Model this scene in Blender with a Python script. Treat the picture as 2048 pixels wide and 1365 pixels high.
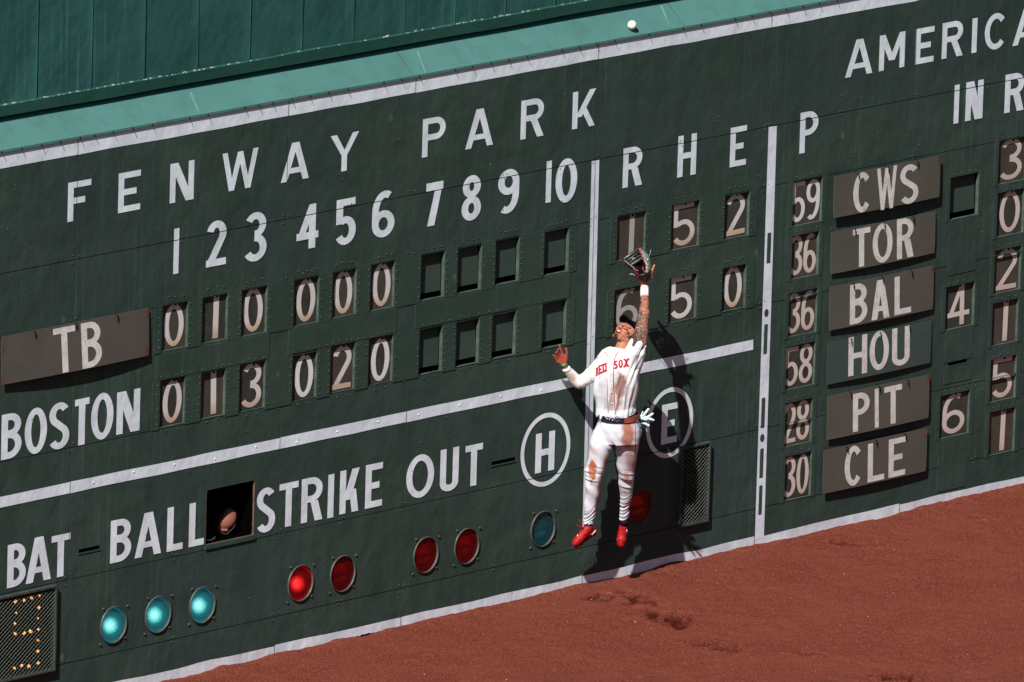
import bpy, bmesh, math, random
import numpy as np
from mathutils import Vector, Matrix
from mathutils.geometry import delaunay_2d_cdt
from mathutils.bvhtree import BVHTree

rnd = random.Random(7)
for o in list(bpy.data.objects):
    bpy.data.objects.remove(o)
scene = bpy.context.scene
COL = scene.collection

# ------------------------------------------------------------------ camera
# world: X along the scoreboard to the right, Y into the wall (wall face at Y = 0), Z up, ground at Z = 0
GZ = 2.158
CAM = Vector((-77.50945, -68.11230, 21.98294 + GZ))
RX = Vector((0.664490752, -0.746723354, 0.029262149))
RU = Vector((0.136702020, 0.159957858, 0.977612419))
RF = Vector((0.734686735, 0.645614216, -0.208369108))
FPX = 26373.38
cam_d = bpy.data.cameras.new('camera')
cam = bpy.data.objects.new('camera', cam_d)
COL.objects.link(cam)
scene.camera = cam
cam.matrix_world = Matrix(((RX.x, RU.x, -RF.x, CAM.x), (RX.y, RU.y, -RF.y, CAM.y), (RX.z, RU.z, -RF.z, CAM.z), (0, 0, 0, 1)))
cam_d.sensor_width = 36.0
cam_d.lens = FPX / 2048 * 36.0
cam_d.clip_start = 5.0
cam_d.clip_end = 2000.0

# ------------------------------------------------------------------ world, sun, exposure
SUN_TX, SUN_TZ = 2.33, 2.53            # shadow shift along the wall / down per metre of distance from the wall
sun_dir = Vector((-SUN_TX, -1.0, SUN_TZ)).normalized()      # towards the sun
elev = math.asin(sun_dir.z)
world = bpy.data.worlds.new('World')
scene.world = world
world.use_nodes = True
wn = world.node_tree
sky = wn.nodes.new('ShaderNodeTexSky')
sky.sky_type = 'NISHITA'
sky.sun_disc = False
sky.sun_elevation = elev
sky.sun_rotation = math.atan2(sun_dir.x, sun_dir.y)
bg = wn.nodes['Background']
bg.inputs['Strength'].default_value = 0.05
wn.links.new(sky.outputs[0], bg.inputs['Color'])
sun_l = bpy.data.lights.new('sun', 'SUN')
sun_l.energy = 5.0
sun_l.angle = math.radians(0.5)
sun_l.color = (1.0, 0.945, 0.86)
sun = bpy.data.objects.new('sun', sun_l)
COL.objects.link(sun)
sun.rotation_euler = sun_dir.to_track_quat('Z', 'Y').to_euler()
sun.location = (-20, -10, 24)
scene.view_settings.view_transform = 'Standard'
scene.view_settings.look = 'None'
scene.view_settings.gamma = 1.0
scene.view_settings.use_curve_mapping = False
scene.view_settings.exposure = 0.40

# ------------------------------------------------------------------ helpers
def ray(px, py):
    return RX * (px - 1024.0) + RU * (682.5 - py) + RF * FPX

def W(px, py, Y=0.0):
    """surveyed point of the photograph on the plane Y = const, as (x, z) in metres"""
    d = ray(px, py)
    t = (Y - CAM.y) / d.y
    p = CAM + d * t
    return p.x, p.z

def G(px, py, z=0.0):
    d = ray(px, py)
    t = (z - CAM.z) / d.z
    return CAM + d * t

class MB:
    def __init__(s):
        s.v = []; s.f = []; s.m = []; s.smooth = False
    def add(s, vs, fs, m=0):
        b = len(s.v)
        s.v += [tuple(v) for v in vs]
        for f in fs:
            s.f.append(tuple(b + i for i in f)); s.m.append(m)
    def quad(s, a, b, c, d, m=0):
        s.add([a, b, c, d], [(0, 1, 2, 3)], m)
    def box(s, x0, x1, y0, y1, z0, z1, m=0, skip=()):
        v = [(x0, y0, z0), (x1, y0, z0), (x1, y1, z0), (x0, y1, z0), (x0, y0, z1), (x1, y0, z1), (x1, y1, z1), (x0, y1, z1)]
        F = {'b': (0, 3, 2, 1), 't': (4, 5, 6, 7), 'f': (0, 1, 5, 4), 'k': (2, 3, 7, 6), 'r': (1, 2, 6, 5), 'l': (3, 0, 4, 7)}
        s.add(v, [F[k] for k in F if k not in skip], m)
    def dome(s, c, r, h, n=6, m=0):
        """rivet / bolt head standing out of the wall towards -Y"""
        x, y, z = c
        vs = []
        for k, (rr, hh) in enumerate(((1, 0), (.8, .6))):
            for i in range(n):
                a = 2 * math.pi * i / n
                vs.append((x + rr * r * math.cos(a), y - hh * h, z + rr * r * math.sin(a)))
        vs.append((x, y - h, z))
        fs = []
        for i in range(n):
            j = (i + 1) % n
            fs.append((i, j, n + j, n + i))
            fs.append((n + i, n + j, 2 * n))
        s.add(vs, fs, m)
    def tube(s, pts, r, n=6, m=0, cap=True):
        pts = [Vector(p) for p in pts]
        rs = r if isinstance(r, (list, tuple)) else [r] * len(pts)
        vs = []; prev = None
        for i, p in enumerate(pts):
            t = (pts[min(i + 1, len(pts) - 1)] - pts[max(i - 1, 0)])
            if t.length < 1e-9: t = Vector((0, 0, 1))
            t.normalize()
            if prev is None:
                a = Vector((0, 0, 1)) if abs(t.z) < .9 else Vector((1, 0, 0))
                u = t.cross(a).normalized()
            else:
                u = (prev - t * prev.dot(t)).normalized()
            prev = u
            w = t.cross(u)
            for k in range(n):
                a = 2 * math.pi * k / n
                vs.append(p + (u * math.cos(a) + w * math.sin(a)) * rs[i])
        fs = []
        for i in range(len(pts) - 1):
            for k in range(n):
                j = (k + 1) % n
                fs.append((i * n + k, i * n + j, (i + 1) * n + j, (i + 1) * n + k))
        if cap:
            fs.append(tuple(range(n - 1, -1, -1)))
            fs.append(tuple((len(pts) - 1) * n + k for k in range(n)))
        s.add(vs, fs, m)
    def sphere(s, c, r, seg=16, rings=10, m=0, sc=(1, 1, 1), rot=None):
        vs = []
        for i in range(1, rings):
            th = math.pi * i / rings
            for k in range(seg):
                a = 2 * math.pi * k / seg
                v = Vector((r * sc[0] * math.sin(th) * math.cos(a), r * sc[1] * math.sin(th) * math.sin(a), r * sc[2] * math.cos(th)))
                if rot is not None: v = rot @ v
                vs.append(Vector(c) + v)
        top = Vector((0, 0, r * sc[2])); 
        if rot is not None: top = rot @ top
        vs.append(Vector(c) + top); vs.append(Vector(c) - top)
        n = len(vs)
        fs = []
        for i in range(rings - 2):
            for k in range(seg):
                j = (k + 1) % seg
                fs.append((i * seg + k, (i + 1) * seg + k, (i + 1) * seg + j, i * seg + j))
        for k in range(seg):
            j = (k + 1) % seg
            fs.append((n - 2, k, j)); fs.append((n - 1, (rings - 2) * seg + j, (rings - 2) * seg + k))
        s.add(vs, fs, m)

def obj(name, mb, mats, parent=None, smooth=False, label=None, kind=None):
    me = bpy.data.meshes.new(name)
    off = Vector(parent['_o']) if parent is not None else Vector((0, 0, 0))
    if parent is None and len(mb.v):
        a = np.array(mb.v, dtype=float); c = (a.min(0) + a.max(0)) / 2
        off = Vector((c[0], c[1], a[:, 2].min()))
        if kind == 'structure': off = Vector((0, 0, 0))
    if not isinstance(mats, (list, tuple)): mats = [mats]
    used = sorted(set(i for f in mb.f for i in f))
    if len(used) < len(mb.v):
        mp_ = {u: i for i, u in enumerate(used)}
        mb.v = [mb.v[u] for u in used]; mb.f = [tuple(mp_[i] for i in f) for f in mb.f]
    vs = [(v[0] - off.x, v[1] - off.y, v[2] - off.z) for v in mb.v]
    me.from_pydata(vs, [], mb.f)
    for m in mats: me.materials.append(m)
    if len(mats) > 1: me.polygons.foreach_set('material_index', mb.m)
    if smooth: me.polygons.foreach_set('use_smooth', [True] * len(me.polygons))
    me.update()
    o = bpy.data.objects.new(name, me)
    COL.objects.link(o)
    if parent is not None:
        o.parent = parent
        o.location = off - Vector(parent['_o'])
        o['_o'] = tuple(off)
    else:
        o.location = off
        o['_o'] = tuple(off)
    if label: o['label'] = label
    if kind: o['kind'] = kind
    return o

def thing(name, label, cat, loc, group=None):
    o = bpy.data.objects.new(name, None)
    COL.objects.link(o)
    o.empty_display_size = 0.1
    o.location = loc
    o['_o'] = tuple(loc)
    o['label'] = label; o['category'] = cat
    if group: o['group'] = group
    return o

def tag(o, label, cat, group=None):
    o['label'] = label; o['category'] = cat
    if group: o['group'] = group
    return o

# ------------------------------------------------------------------ materials
def lin(r, g, b):
    f = lambda c: (c / 255.0 / 12.92) if c <= 10 else ((c / 255.0 + 0.055) / 1.055) ** 2.4
    return (f(r), f(g), f(b), 1.0)

def base_mat(name):
    m = bpy.data.materials.new(name)
    m.use_nodes = True
    nt = m.node_tree
    return m, nt, nt.nodes['Principled BSDF']

def N(nt, typ, **kw):
    n = nt.nodes.new(typ)
    for k, v in kw.items():
        if k in n.inputs: n.inputs[k].default_value = v
        else: setattr(n, k, v)
    return n

def pos_scaled(nt, sc, world_space=True):
    g = nt.nodes.new('ShaderNodeNewGeometry') if world_space else nt.nodes.new('ShaderNodeTexCoord')
    mp = nt.nodes.new('ShaderNodeMapping')
    mp.inputs['Scale'].default_value = sc
    nt.links.new(g.outputs['Position'] if world_space else g.outputs['Object'], mp.inputs['Vector'])
    return mp.outputs[0]

def noise(nt, sc, scale, detail=4, rough=.55, world_space=True):
    n = N(nt, 'ShaderNodeTexNoise')
    n.inputs['Scale'].default_value = scale
    n.inputs['Detail'].default_value = detail
    n.inputs['Roughness'].default_value = rough
    nt.links.new(pos_scaled(nt, sc, world_space), n.inputs['Vector'])
    return n.outputs[0]

def ramp(nt, src, p0, p1, c0=(0, 0, 0, 1), c1=(1, 1, 1, 1)):
    r = nt.nodes.new('ShaderNodeValToRGB')
    r.color_ramp.elements[0].position = p0; r.color_ramp.elements[0].color = c0
    r.color_ramp.elements[1].position = p1; r.color_ramp.elements[1].color = c1
    nt.links.new(src, r.inputs[0])
    return r.outputs[0]

def mix(nt, fac, a, b, mode='MIX'):
    m = nt.nodes.new('ShaderNodeMix'); m.data_type = 'RGBA'; m.blend_type = mode
    for sock, val in ((m.inputs[0], fac), (m.inputs[6], a), (m.inputs[7], b)):
        if hasattr(val, 'is_output') or isinstance(val, bpy.types.NodeSocket): nt.links.new(val, sock)
        else: sock.default_value = val
    return m.outputs[2]

def math_n(nt, op, a, b=None):
    m = nt.nodes.new('ShaderNodeMath'); m.operation = op
    for i, v in enumerate((a, b)):
        if v is None: continue
        if isinstance(v, bpy.types.NodeSocket): nt.links.new(v, m.inputs[i])
        else: m.inputs[i].default_value = v
    return m.outputs[0]

def bump(nt, bs, h, strength=.3, dist=.01, prev=None):
    b = nt.nodes.new('ShaderNodeBump')
    b.inputs['Strength'].default_value = strength
    b.inputs['Distance'].default_value = dist
    nt.links.new(h, b.inputs['Height'])
    if prev is not None: nt.links.new(prev, b.inputs['Normal'])
    nt.links.new(b.outputs[0], bs.inputs['Normal'])
    return b.outputs[0]

def simple(name, col, rough=.6, metal=0, var=.25, sc=9, bmp=.0, spec=.12, bsc=40, bd=.002):
    m, nt, bs = base_mat(name)
    n = noise(nt, (1, 1, 1), sc, 5)
    d = tuple(c * (1 - var) for c in col[:3]) + (1,)
    l = tuple(min(1, c * (1 + var)) for c in col[:3]) + (1,)
    nt.links.new(ramp(nt, n, .3, .7, d, l), bs.inputs['Base Color'])
    bs.inputs['Roughness'].default_value = rough
    bs.inputs['Metallic'].default_value = metal
    bs.inputs['Specular IOR Level'].default_value = spec
    if bmp: bump(nt, bs, noise(nt, (1, 1, 1), bsc, 3), bmp, bd)
    return m

def wall_paint(name, c1, c2, streak, dent=.5, spots=True, rough=.5, tint=None):
    m, nt, bs = base_mat(name)
    n1 = noise(nt, (1, 1, 1), 1.1, 6, .6)
    col = mix(nt, ramp(nt, n1, .35, .68), c1, c2)
    n2 = noise(nt, (1, 1, 1), 5.5, 4, .6)
    col = mix(nt, math_n(nt, 'MULTIPLY', ramp(nt, n2, .48, .72), .35), col, tuple(c * .62 for c in c1[:3]) + (1,))
    if tint:
        n3 = noise(nt, (1, 1, 1), .7, 3, .5)
        col = mix(nt, math_n(nt, 'MULTIPLY', ramp(nt, n3, .45, .7), .5), col, tint)
    # rain streaks running down
    ns = noise(nt, (26, 26, .55), 1.0, 5, .65)
    na = noise(nt, (.55, .55, .22), 1.0, 2, .5)
    st = math_n(nt, 'MULTIPLY', ramp(nt, ns, .54, .70), ramp(nt, na, .44, .60))
    col = mix(nt, math_n(nt, 'MULTIPLY', st, streak), col, tuple(min(1, c * 2.3 + .02) for c in c1[:3]) + (1,))
    if spots:
        v = N(nt, 'ShaderNodeTexVoronoi'); v.inputs['Scale'].default_value = 2.3
        v.inputs['Randomness'].default_value = 1.0
        nt.links.new(pos_scaled(nt, (1, 1, .8)), v.inputs['Vector'])
        sp = ramp(nt, v.outputs['Distance'], .02, .075, (1, 1, 1, 1), (0, 0, 0, 1))
        wv = noise(nt, (1, 1, 1), 3.1, 2)
        sp = math_n(nt, 'MULTIPLY', sp, ramp(nt, wv, .44, .52))
        col = mix(nt, math_n(nt, 'MULTIPLY', sp, .75), col, tuple(min(1, c * 2.2 + .02) for c in c1[:3]) + (1,))
    nt.links.new(col, bs.inputs['Base Color'])
    bs.inputs['Roughness'].default_value = rough
    bs.inputs['Specular IOR Level'].default_value = .06
    b1 = bump(nt, bs, noise(nt, (1, 1, .8), 3.2, 3, .5), dent, .035)
    b2 = bump(nt, bs, noise(nt, (1, 1, 1), 16, 4, .6), .3, .004, b1)
    return m

def paint_white(name, c1, c2, dirt=(.3, .28, .27, 1), amt=.4):
    m, nt, bs = base_mat(name)
    n1 = noise(nt, (1, 1, 1), 4.0, 6, .65)
    col = mix(nt, ramp(nt, n1, .35, .65), c1, c2)
    n2 = noise(nt, (6, 6, 1.6), 3.0, 5, .65)
    col = mix(nt, math_n(nt, 'MULTIPLY', ramp(nt, n2, .56, .78), amt), col, dirt)
    nt.links.new(col, bs.inputs['Base Color'])
    bs.inputs['Roughness'].default_value = .5
    b1 = bump(nt, bs, noise(nt, (1, 1, .8), 3.2, 3, .5), .5, .035)
    b2 = bump(nt, bs, noise(nt, (1, 1, 1), 16, 4, .6), .3, .004, b1)
    return m

M = {}
M['green'] = wall_paint('dark_green_wall_paint', (.031, .053, .045, 1), (.044, .069, .060, 1), .34, dent=.62, tint=(.036, .057, .064, 1))
M['green_trim'] = wall_paint('dark_green_trim_paint', (.030, .054, .045, 1), (.042, .068, .058, 1), .2, dent=.25)
M['teal'] = wall_paint('teal_wall_paint', (.023, .086, .083, 1), (.033, .110, .106, 1), .75, dent=.7, tint=(.03, .086, .092, 1))
M['ledge'] = wall_paint('pale_teal_ledge_paint', (.066, .176, .165, 1), (.075, .195, .183, 1), .1, dent=.08, spots=False, rough=.6)
M['white'] = paint_white('white_lettering_paint', (.68, .76, .88, 1), (.75, .84, .94, 1), (.42, .42, .46, 1), .35)
M['stripe'] = paint_white('white_stripe_paint', (.66, .73, .86, 1), (.74, .82, .93, 1), (.45, .43, .46, 1), .4)
M['base'] = paint_white('scuffed_white_base_paint', (.58, .63, .73, 1), (.73, .80, .90, 1), (.36, .30, .29, 1), .6)
M['plate_brown'] = simple('weathered_brown_plate', (.066, .055, .047, 1), .55, var=.18, sc=5, bmp=.1)
M['plate_grey'] = simple('dark_grey_plate', (.045, .046, .040, 1), .55, var=.25, sc=6)
M['plate_green'] = wall_paint('green_plate_paint', (.040, .062, .054, 1), (.048, .072, .062, 1), .1, dent=.15, spots=False)
M['plate_teal'] = simple('dark_teal_plate', (.030, .058, .058, 1), .5, var=.15, sc=4)
M['rust'] = simple('rust', (.14, .048, .030, 1), .8, var=.5, sc=30)
M['black'] = simple('shade_and_fitting_black', (.0015, .0015, .0016, 1), .95, var=.2, spec=0)  # near-black puts shade into the hollows; also colours hooks, nails and cleats
M['iron'] = simple('painted_iron', (.050, .062, .055, 1), .5, var=.3, sc=20)
M['rim'] = simple('lamp_rim_metal', (.095, .095, .088, 1), .45, .3, var=.3, sc=20)
M['rivet'] = simple('rivet_green', (.050, .068, .058, 1), .45, var=.4, sc=30)
M['wood'] = simple('window_frame_wood', (.12, .075, .062, 1), .7, var=.5, sc=12)

def digit_mat(name, c, rust, level):
    """white numeral paint with the rust that collects at the foot of each plate (object space)"""
    m, nt, bs = base_mat(name)
    tc = nt.nodes.new('ShaderNodeTexCoord')
    sx = nt.nodes.new('ShaderNodeSeparateXYZ'); nt.links.new(tc.outputs['Object'], sx.inputs[0])
    n = noise(nt, (1, 1, 1), 18, 5, .6)
    z = math_n(nt, 'ADD', sx.outputs[2], math_n(nt, 'MULTIPLY', n, .06))
    f = ramp(nt, z, max(0, level - .05), level + .04, (1, 1, 1, 1), (0, 0, 0, 1))
    col = mix(nt, math_n(nt, 'MULTIPLY', f, .8), c, rust)
    n2 = noise(nt, (1, 1, 1), 30, 5, .6)
    col = mix(nt, math_n(nt, 'MULTIPLY', ramp(nt, n2, .55, .7), .35), col, tuple(x * .6 for x in c[:3]) + (1,))
    nt.links.new(col, bs.inputs['Base Color'])
    bs.inputs['Roughness'].default_value = .55
    return m
M['num_rust'] = digit_mat('numeral_paint_rusty_foot', (.66, .63, .64, 1), (.50, .33, .20, 1), .11)
M['num_clean'] = digit_mat('numeral_paint_clean', (.72, .73, .78, 1), (.60, .54, .52, 1), .05)
M['num_pink'] = digit_mat('numeral_paint_pinkish', (.62, .54, .52, 1), (.50, .36, .33, 1), .09)
M['num_grey'] = digit_mat('numeral_paint_grey', (.42, .42, .43, 1), (.36, .35, .34, 1), .05)

# ------------------------------------------------------------------ sign-painter glyphs
def g_rect(x0, y0, x1, y1):
    return [[(x0, y0), (x1, y0), (x1, y1), (x0, y1)]]

def g_diag(xb, xt, yb, yt, s, s2=None):
    s2 = s if s2 is None else s2
    return [[(xb, yb), (xb + s, yb), (xt + s2, yt), (xt, yt)]]

def g_ring(cx, cy, rx, ry, a0, a1, t, n=None):
    n = n or max(6, int(abs(a1 - a0) / 9))
    out = []
    P = []
    for i in range(n + 1):
        a = math.radians(a0 + (a1 - a0) * i / n)
        c, s = math.cos(a), math.sin(a)
        P.append(((cx + rx * c, cy + ry * s), (cx + (rx - t) * c, cy + (ry - t) * s)))
    for i in range(n):
        q = [P[i][0], P[i + 1][0], P[i + 1][1], P[i][1]]
        out.append(q)
    return out

def g_path(pts, t):
    L = []; R_ = []
    n = len(pts)
    for i, p in enumerate(pts):
        a = pts[max(0, i - 1)]; b = pts[min(n - 1, i + 1)]
        dx, dy = b[0] - a[0], b[1] - a[1]
        l = math.hypot(dx, dy) or 1
        nx, ny = -dy / l * t / 2, dx / l * t / 2
        L.append((p[0] + nx, p[1] + ny)); R_.append((p[0] - nx, p[1] - ny))
    return [[L[i], L[i + 1], R_[i + 1], R_[i]] for i in range(n - 1)]

def arc(cx, cy, rx, ry, a0, a1, n=12):
    return [(cx + rx * math.cos(math.radians(a0 + (a1 - a0) * i / n)), cy + ry * math.sin(math.radians(a0 + (a1 - a0) * i / n))) for i in range(n + 1)]

def g_bowl(x0, y0, y1, w, t):
    ry = (y1 - y0) / 2; rx = min(w - x0 - t * .3, max(ry * .95, t * 1.3), (w - x0) * .8)
    xc = w - rx; yc = (y0 + y1) / 2
    return g_rect(x0, y1 - t, xc, y1) + g_rect(x0, y0, xc, y0 + t) + g_ring(xc, yc, rx, ry, -90, 90, t)

def glyph_polys(ch, w, h, t):
    s = t * 1.12
    if ch == 'A': return g_diag(0, (w - s) / 2 - s * .1, 0, h, s) + g_diag(w - s, (w - s) / 2 + s * .1, 0, h, s) + g_rect(w * .2, h * .2, w * .8, h * .2 + t * .9)
    if ch == 'B': return g_rect(0, 0, t, h) + g_bowl(t * .5, h * .5 - t * .1, h, w * .96, t) + g_bowl(t * .5, 0, h * .5 + t * .7, w, t)
    if ch == 'C': return g_ring(w / 2, h / 2, w / 2, h / 2, 42, 318, t)
    if ch == 'D': return g_rect(0, 0, t, h) + g_bowl(t * .5, 0, h, w, t)
    if ch == 'E': return g_rect(0, 0, t, h) + g_rect(t * .5, 0, w, t) + g_rect(t * .5, h - t, w, h) + g_rect(t * .5, h * .5 - t * .5, w * .82, h * .5 + t * .5)
    if ch == 'F': return g_rect(0, 0, t, h) + g_rect(t * .5, h - t, w, h) + g_rect(t * .5, h * .5 - t * .4, w * .75, h * .5 + t * .6)
    if ch == 'H': return g_rect(0, 0, t, h) + g_rect(w - t, 0, w, h) + g_rect(t * .5, h * .5 - t / 2, w - t * .5, h * .5 + t / 2)
    if ch in 'I1': return g_rect(0, 0, w, h)
    if ch == 'K':
        s *= .84
        return g_rect(0, 0, t, h) + g_diag(t * .6, w - s * 1.25, h * .30, h, s * 1.25) + g_diag(w - s * 1.2, t * 1.55, 0, h * .53, s * 1.15)
    if ch == 'L': return g_rect(0, 0, t, h) + g_rect(t * .5, 0, w, t)
    if ch == 'M': return g_rect(0, 0, t, h) + g_rect(w - t, 0, w, h) + g_diag((w - s) / 2, 0, h * .25, h, s) + g_diag((w - s) / 2, w - s, h * .25, h, s)
    if ch == 'N': return g_rect(0, 0, t, h) + g_rect(w - t, 0, w, h) + g_diag(w - s * 1.25, 0, 0, h, s * 1.25)
    if ch in 'O0': return g_ring(w / 2, h / 2, w / 2, h / 2, 0, 360, t, 40)
    if ch == 'P': return g_rect(0, 0, t, h) + g_bowl(t * .5, h * .42, h, w, t)
    if ch == 'R': return g_rect(0, 0, t, h) + g_bowl(t * .5, h * .44, h, w * .98, t) + g_diag(w - s * 1.1, w * .42, 0, h * .46, s * 1.1)
    if ch == 'S':
        a = arc(w / 2, h * .74, (w - t) / 2 * .96, h * .26 - t / 2, 30, 245, 16)
        b = arc(w / 2, h * .27, (w - t) / 2, h * .27 - t / 2, 65, -150, 16)
        return g_path(a + b, t)
    if ch == 'T': return g_rect(w / 2 - t / 2, 0, w / 2 + t / 2, h) + g_rect(0, h - t, w, h)
    if ch == 'U':
        r = w / 2
        return g_rect(0, r * .9, t, h) + g_rect(w - t, r * .9, w, h) + g_ring(r, r * .9, r, r * .9, 180, 360, t)
    if ch == 'W':
        q = w / 2; s = s * .82
        return (g_diag(w * .2, 0, 0, h, s) + g_diag(w * .2, q - s / 2, 0, h * .98, s) + g_diag(w * .8 - s, q - s / 2, 0, h * .98, s) + g_diag(w * .8 - s, w - s, 0, h, s))
    if ch == 'X': return g_diag(0, w - s, 0, h, s) + g_diag(w - s, 0, 0, h, s)
    if ch == 'Y': return g_rect((w - t) / 2, 0, (w + t) / 2, h * .48) + g_diag((w - t) / 2, 0, h * .42, h, t, s) + g_diag((w - t) / 2, w - s, h * .42, h, t, s)
    if ch == '2':
        a = arc(w / 2, h * .72, (w - t) / 2, h * .28 - t / 2, 165, -35, 16)
        return g_path(a + [(t * .75, t * .8)], t) + g_rect(0, 0, w, t)
    if ch == '3':
        a = arc(w * .46, h * .755, w * .50 - t / 2, h * .245 - t / 2 + t * .12, 152, -96, 18)
        b = arc(w * .46, h * .28, w * .54 - t / 2, h * .28 - t / 2, 96, -152, 18)
        return g_path(a, t) + g_path(b, t)
    if ch == '4': return g_rect(w * .56, 0, w * .56 + t, h) + g_rect(0, h * .22, w, h * .22 + t) + g_diag(0, w * .56, h * .22, h, s * .9, t)
    if ch == '5':
        b = arc(w * .47, h * .31, w * .53 - t / 2, h * .31 - t / 2, 128, -150, 18)
        return g_rect(0, h - t, w * .95, h) + g_rect(0, h * .46, t, h) + g_path(b, t)
    if ch == '6':
        b = arc(w * .56, h * .56, w * .56 - t / 2, h * .44 - t / 2, 62, 180, 12) + [(t / 2, h * .3)]
        return g_ring(w / 2, h * .29, w / 2, h * .29, 0, 360, t, 32) + g_path(b, t)
    if ch == '9':
        return [[(w - x, h - y) for x, y in q] for q in glyph_polys('6', w, h, t)]
    if ch == '7': return g_rect(0, h - t * 1.15, w, h) + g_diag(w * .1, w - t, 0, h, t * 1.1, t)
    if ch == '8': return g_ring(w / 2, h * .27, w / 2, h * .27, 0, 360, t, 32) + g_ring(w / 2, h * .75, w / 2 * .93, h * .25, 0, 360, t, 32)
    if ch == 'ring': return g_ring(w / 2, h / 2, w / 2, h / 2, 0, 360, t, 60)
    raise ValueError(ch)

_gc = {}
def glyph_tris(ch, w, h, tx, ty):
    """triangulated glyph in metres: (verts2d, faces)"""
    key = (ch, round(w, 4), round(h, 4), round(tx, 4), round(ty, 4))
    if key in _gc: return _gc[key]
    k = tx / ty
    polys = glyph_polys(ch, w / k, h, ty)
    vs, fs = [], []
    for q in polys:
        a = sum(q[i][0] * q[(i + 1) % len(q)][1] - q[(i + 1) % len(q)][0] * q[i][1] for i in range(len(q)))
        if abs(a) < 1e-9: continue
        if a < 0: q = q[::-1]
        b = len(vs); vs += [Vector(p) for p in q]; fs.append(list(range(b, b + len(q))))
    r = delaunay_2d_cdt(vs, [], fs, 0, 1e-6)
    ov, of, orig = r[0], r[2], r[5]
    F = [tuple(f) for f, o_ in zip(of, orig) if len(o_)]
    V = [(v.x * k, v.y) for v in ov]
    _gc[key] = (V, F)
    return _gc[key]

def paint_glyph(mb, ch, x0, z0, w, h, Y, tx=.07, ty=.05, m=0, skew=0):
    V, F = glyph_tris(ch, w, h, tx, ty)
    mb.add([(x0 + v[0] + skew * v[1], Y, z0 + v[1]) for v in V], F, m)
# ------------------------------------------------------------------ ground: one clay sheet, fine near the wall, coarse out to the horizon
def axis(lo, hi, step, far):
    a = list(np.arange(lo, hi + 1e-6, step))
    ext = [.4, 1.2, 3, 8, 20, 50, 120, 300]
    return np.array([lo - e for e in reversed(ext) if e <= far] + a + [hi + e for e in ext if e <= far])

def vnoise(x, y, seed=0):
    """value noise on arrays"""
    rs = np.random.RandomState(seed); T = rs.rand(256, 256)
    xi = np.floor(x).astype(int); yi = np.floor(y).astype(int)
    fx = x - xi; fy = y - yi; fx = fx * fx * (3 - 2 * fx); fy = fy * fy * (3 - 2 * fy)
    g = lambda a, b: T[a % 256, b % 256]
    return (g(xi, yi) * (1 - fx) + g(xi + 1, yi) * fx) * (1 - fy) + (g(xi, yi + 1) * (1 - fx) + g(xi + 1, yi + 1) * fx) * fy

WALL_B = 0.0
gx = axis(-5.0, 13.0, .035, 320)
gy = np.concatenate([np.arange(-6.3, 0.02, .035), np.array([.02])])
XX, YY = np.meshgrid(gx, gy)
ZZ = (vnoise(XX * 1.3, YY * 1.3, 1) - .5) * .012 + (vnoise(XX * 9, YY * 9, 2) - .5) * .010 + (vnoise(XX * 24, YY * 24, 3) - .5) * .008
scuff = np.zeros_like(ZZ)
marks = [(1263, 1192, .34, .05), (1285, 1205, .30, .06), (1330, 1232, .40, .07), (1350, 1243, .30, .07), (1180, 1195, .16, .05), (1210, 1200, .14, .03),
         (1425, 1292, .34, .05), (1455, 1300, .22, .035), (1608, 1307, .30, .04), (1355, 1238, .2, .09), (1362, 1252, .15, .06), (1358, 1230, .12, .05),
         (1228, 1192, .2, .045), (1250, 1183, .16, .03), (1275, 1200, .18, .05), (1300, 1222, .16, .05), (1195, 1188, .12, .03), (1345, 1228, .16, .04), (1775, 1354, .30, .05), (1800, 1360, .25, .05), (1815, 1357, .2, .04), (1690, 1088, .35, .05), (1950, 1033, .2, .02), (1475, 1302, .12, .03)]
for i, (px, py, L, wd) in enumerate(marks):
    p = G(px, py)
    d = Vector((RX.x, RX.y)).normalized(); a = rnd.uniform(-.25, .35)
    dx = XX - p.x; dy = YY - p.y
    u = dx * (d.x * math.cos(a) - d.y * math.sin(a)) + dy * (d.x * math.sin(a) + d.y * math.cos(a))
    v = -dx * (d.x * math.sin(a) + d.y * math.cos(a)) + dy * (d.x * math.cos(a) - d.y * math.sin(a))
    r = np.sqrt((u / (L * .5)) ** 2 + (v / (wd * 1.3)) ** 2) + (vnoise(XX * 16 + i * 9, YY * 16, 5) - .5) * 1.3 + (vnoise(XX * 30 + i * 9, YY * 30, 6) - .5) * .8
    k = np.clip((1.15 - r) * 1.8, 0, 1)
    scuff = np.maximum(scuff, k)
    ZZ += -.030 * k + .016 * np.exp(-((r - 1.35) / .3) ** 2) * (L > .2)
far = (YY < -6.3) | (XX < -5.1) | (XX > 13.1)
ZZ = np.where(far, 0, ZZ)
ZZ += np.where(YY > -.12, -(YY + .12) * 0 + vnoise(XX * 3.0, YY * 0 + 7, 8) * .03 * np.clip((YY + .12) / .12, 0, 1), 0)
nY, nX = XX.shape
gm = bpy.data.meshes.new('warning_track')
gv = np.stack([XX, YY, ZZ], -1).reshape(-1, 3)
idx = np.arange(nY * nX).reshape(nY, nX)
gf = np.stack([idx[:-1, :-1], idx[:-1, 1:], idx[1:, 1:], idx[1:, :-1]], -1).reshape(-1, 4)
gm.vertices.add(len(gv)); gm.vertices.foreach_set('co', gv.ravel())
gm.loops.add(gf.size); gm.loops.foreach_set('vertex_index', gf.ravel())
gm.polygons.add(len(gf)); gm.polygons.foreach_set('loop_start', np.arange(0, gf.size, 4)); gm.polygons.foreach_set('loop_total', np.full(len(gf), 4))
gm.polygons.foreach_set('use_smooth', [True] * len(gf))
gm.update(); gm.validate()
at = gm.attributes.new('scuff', 'FLOAT', 'POINT'); at.data.foreach_set('value', scuff.ravel())
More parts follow.
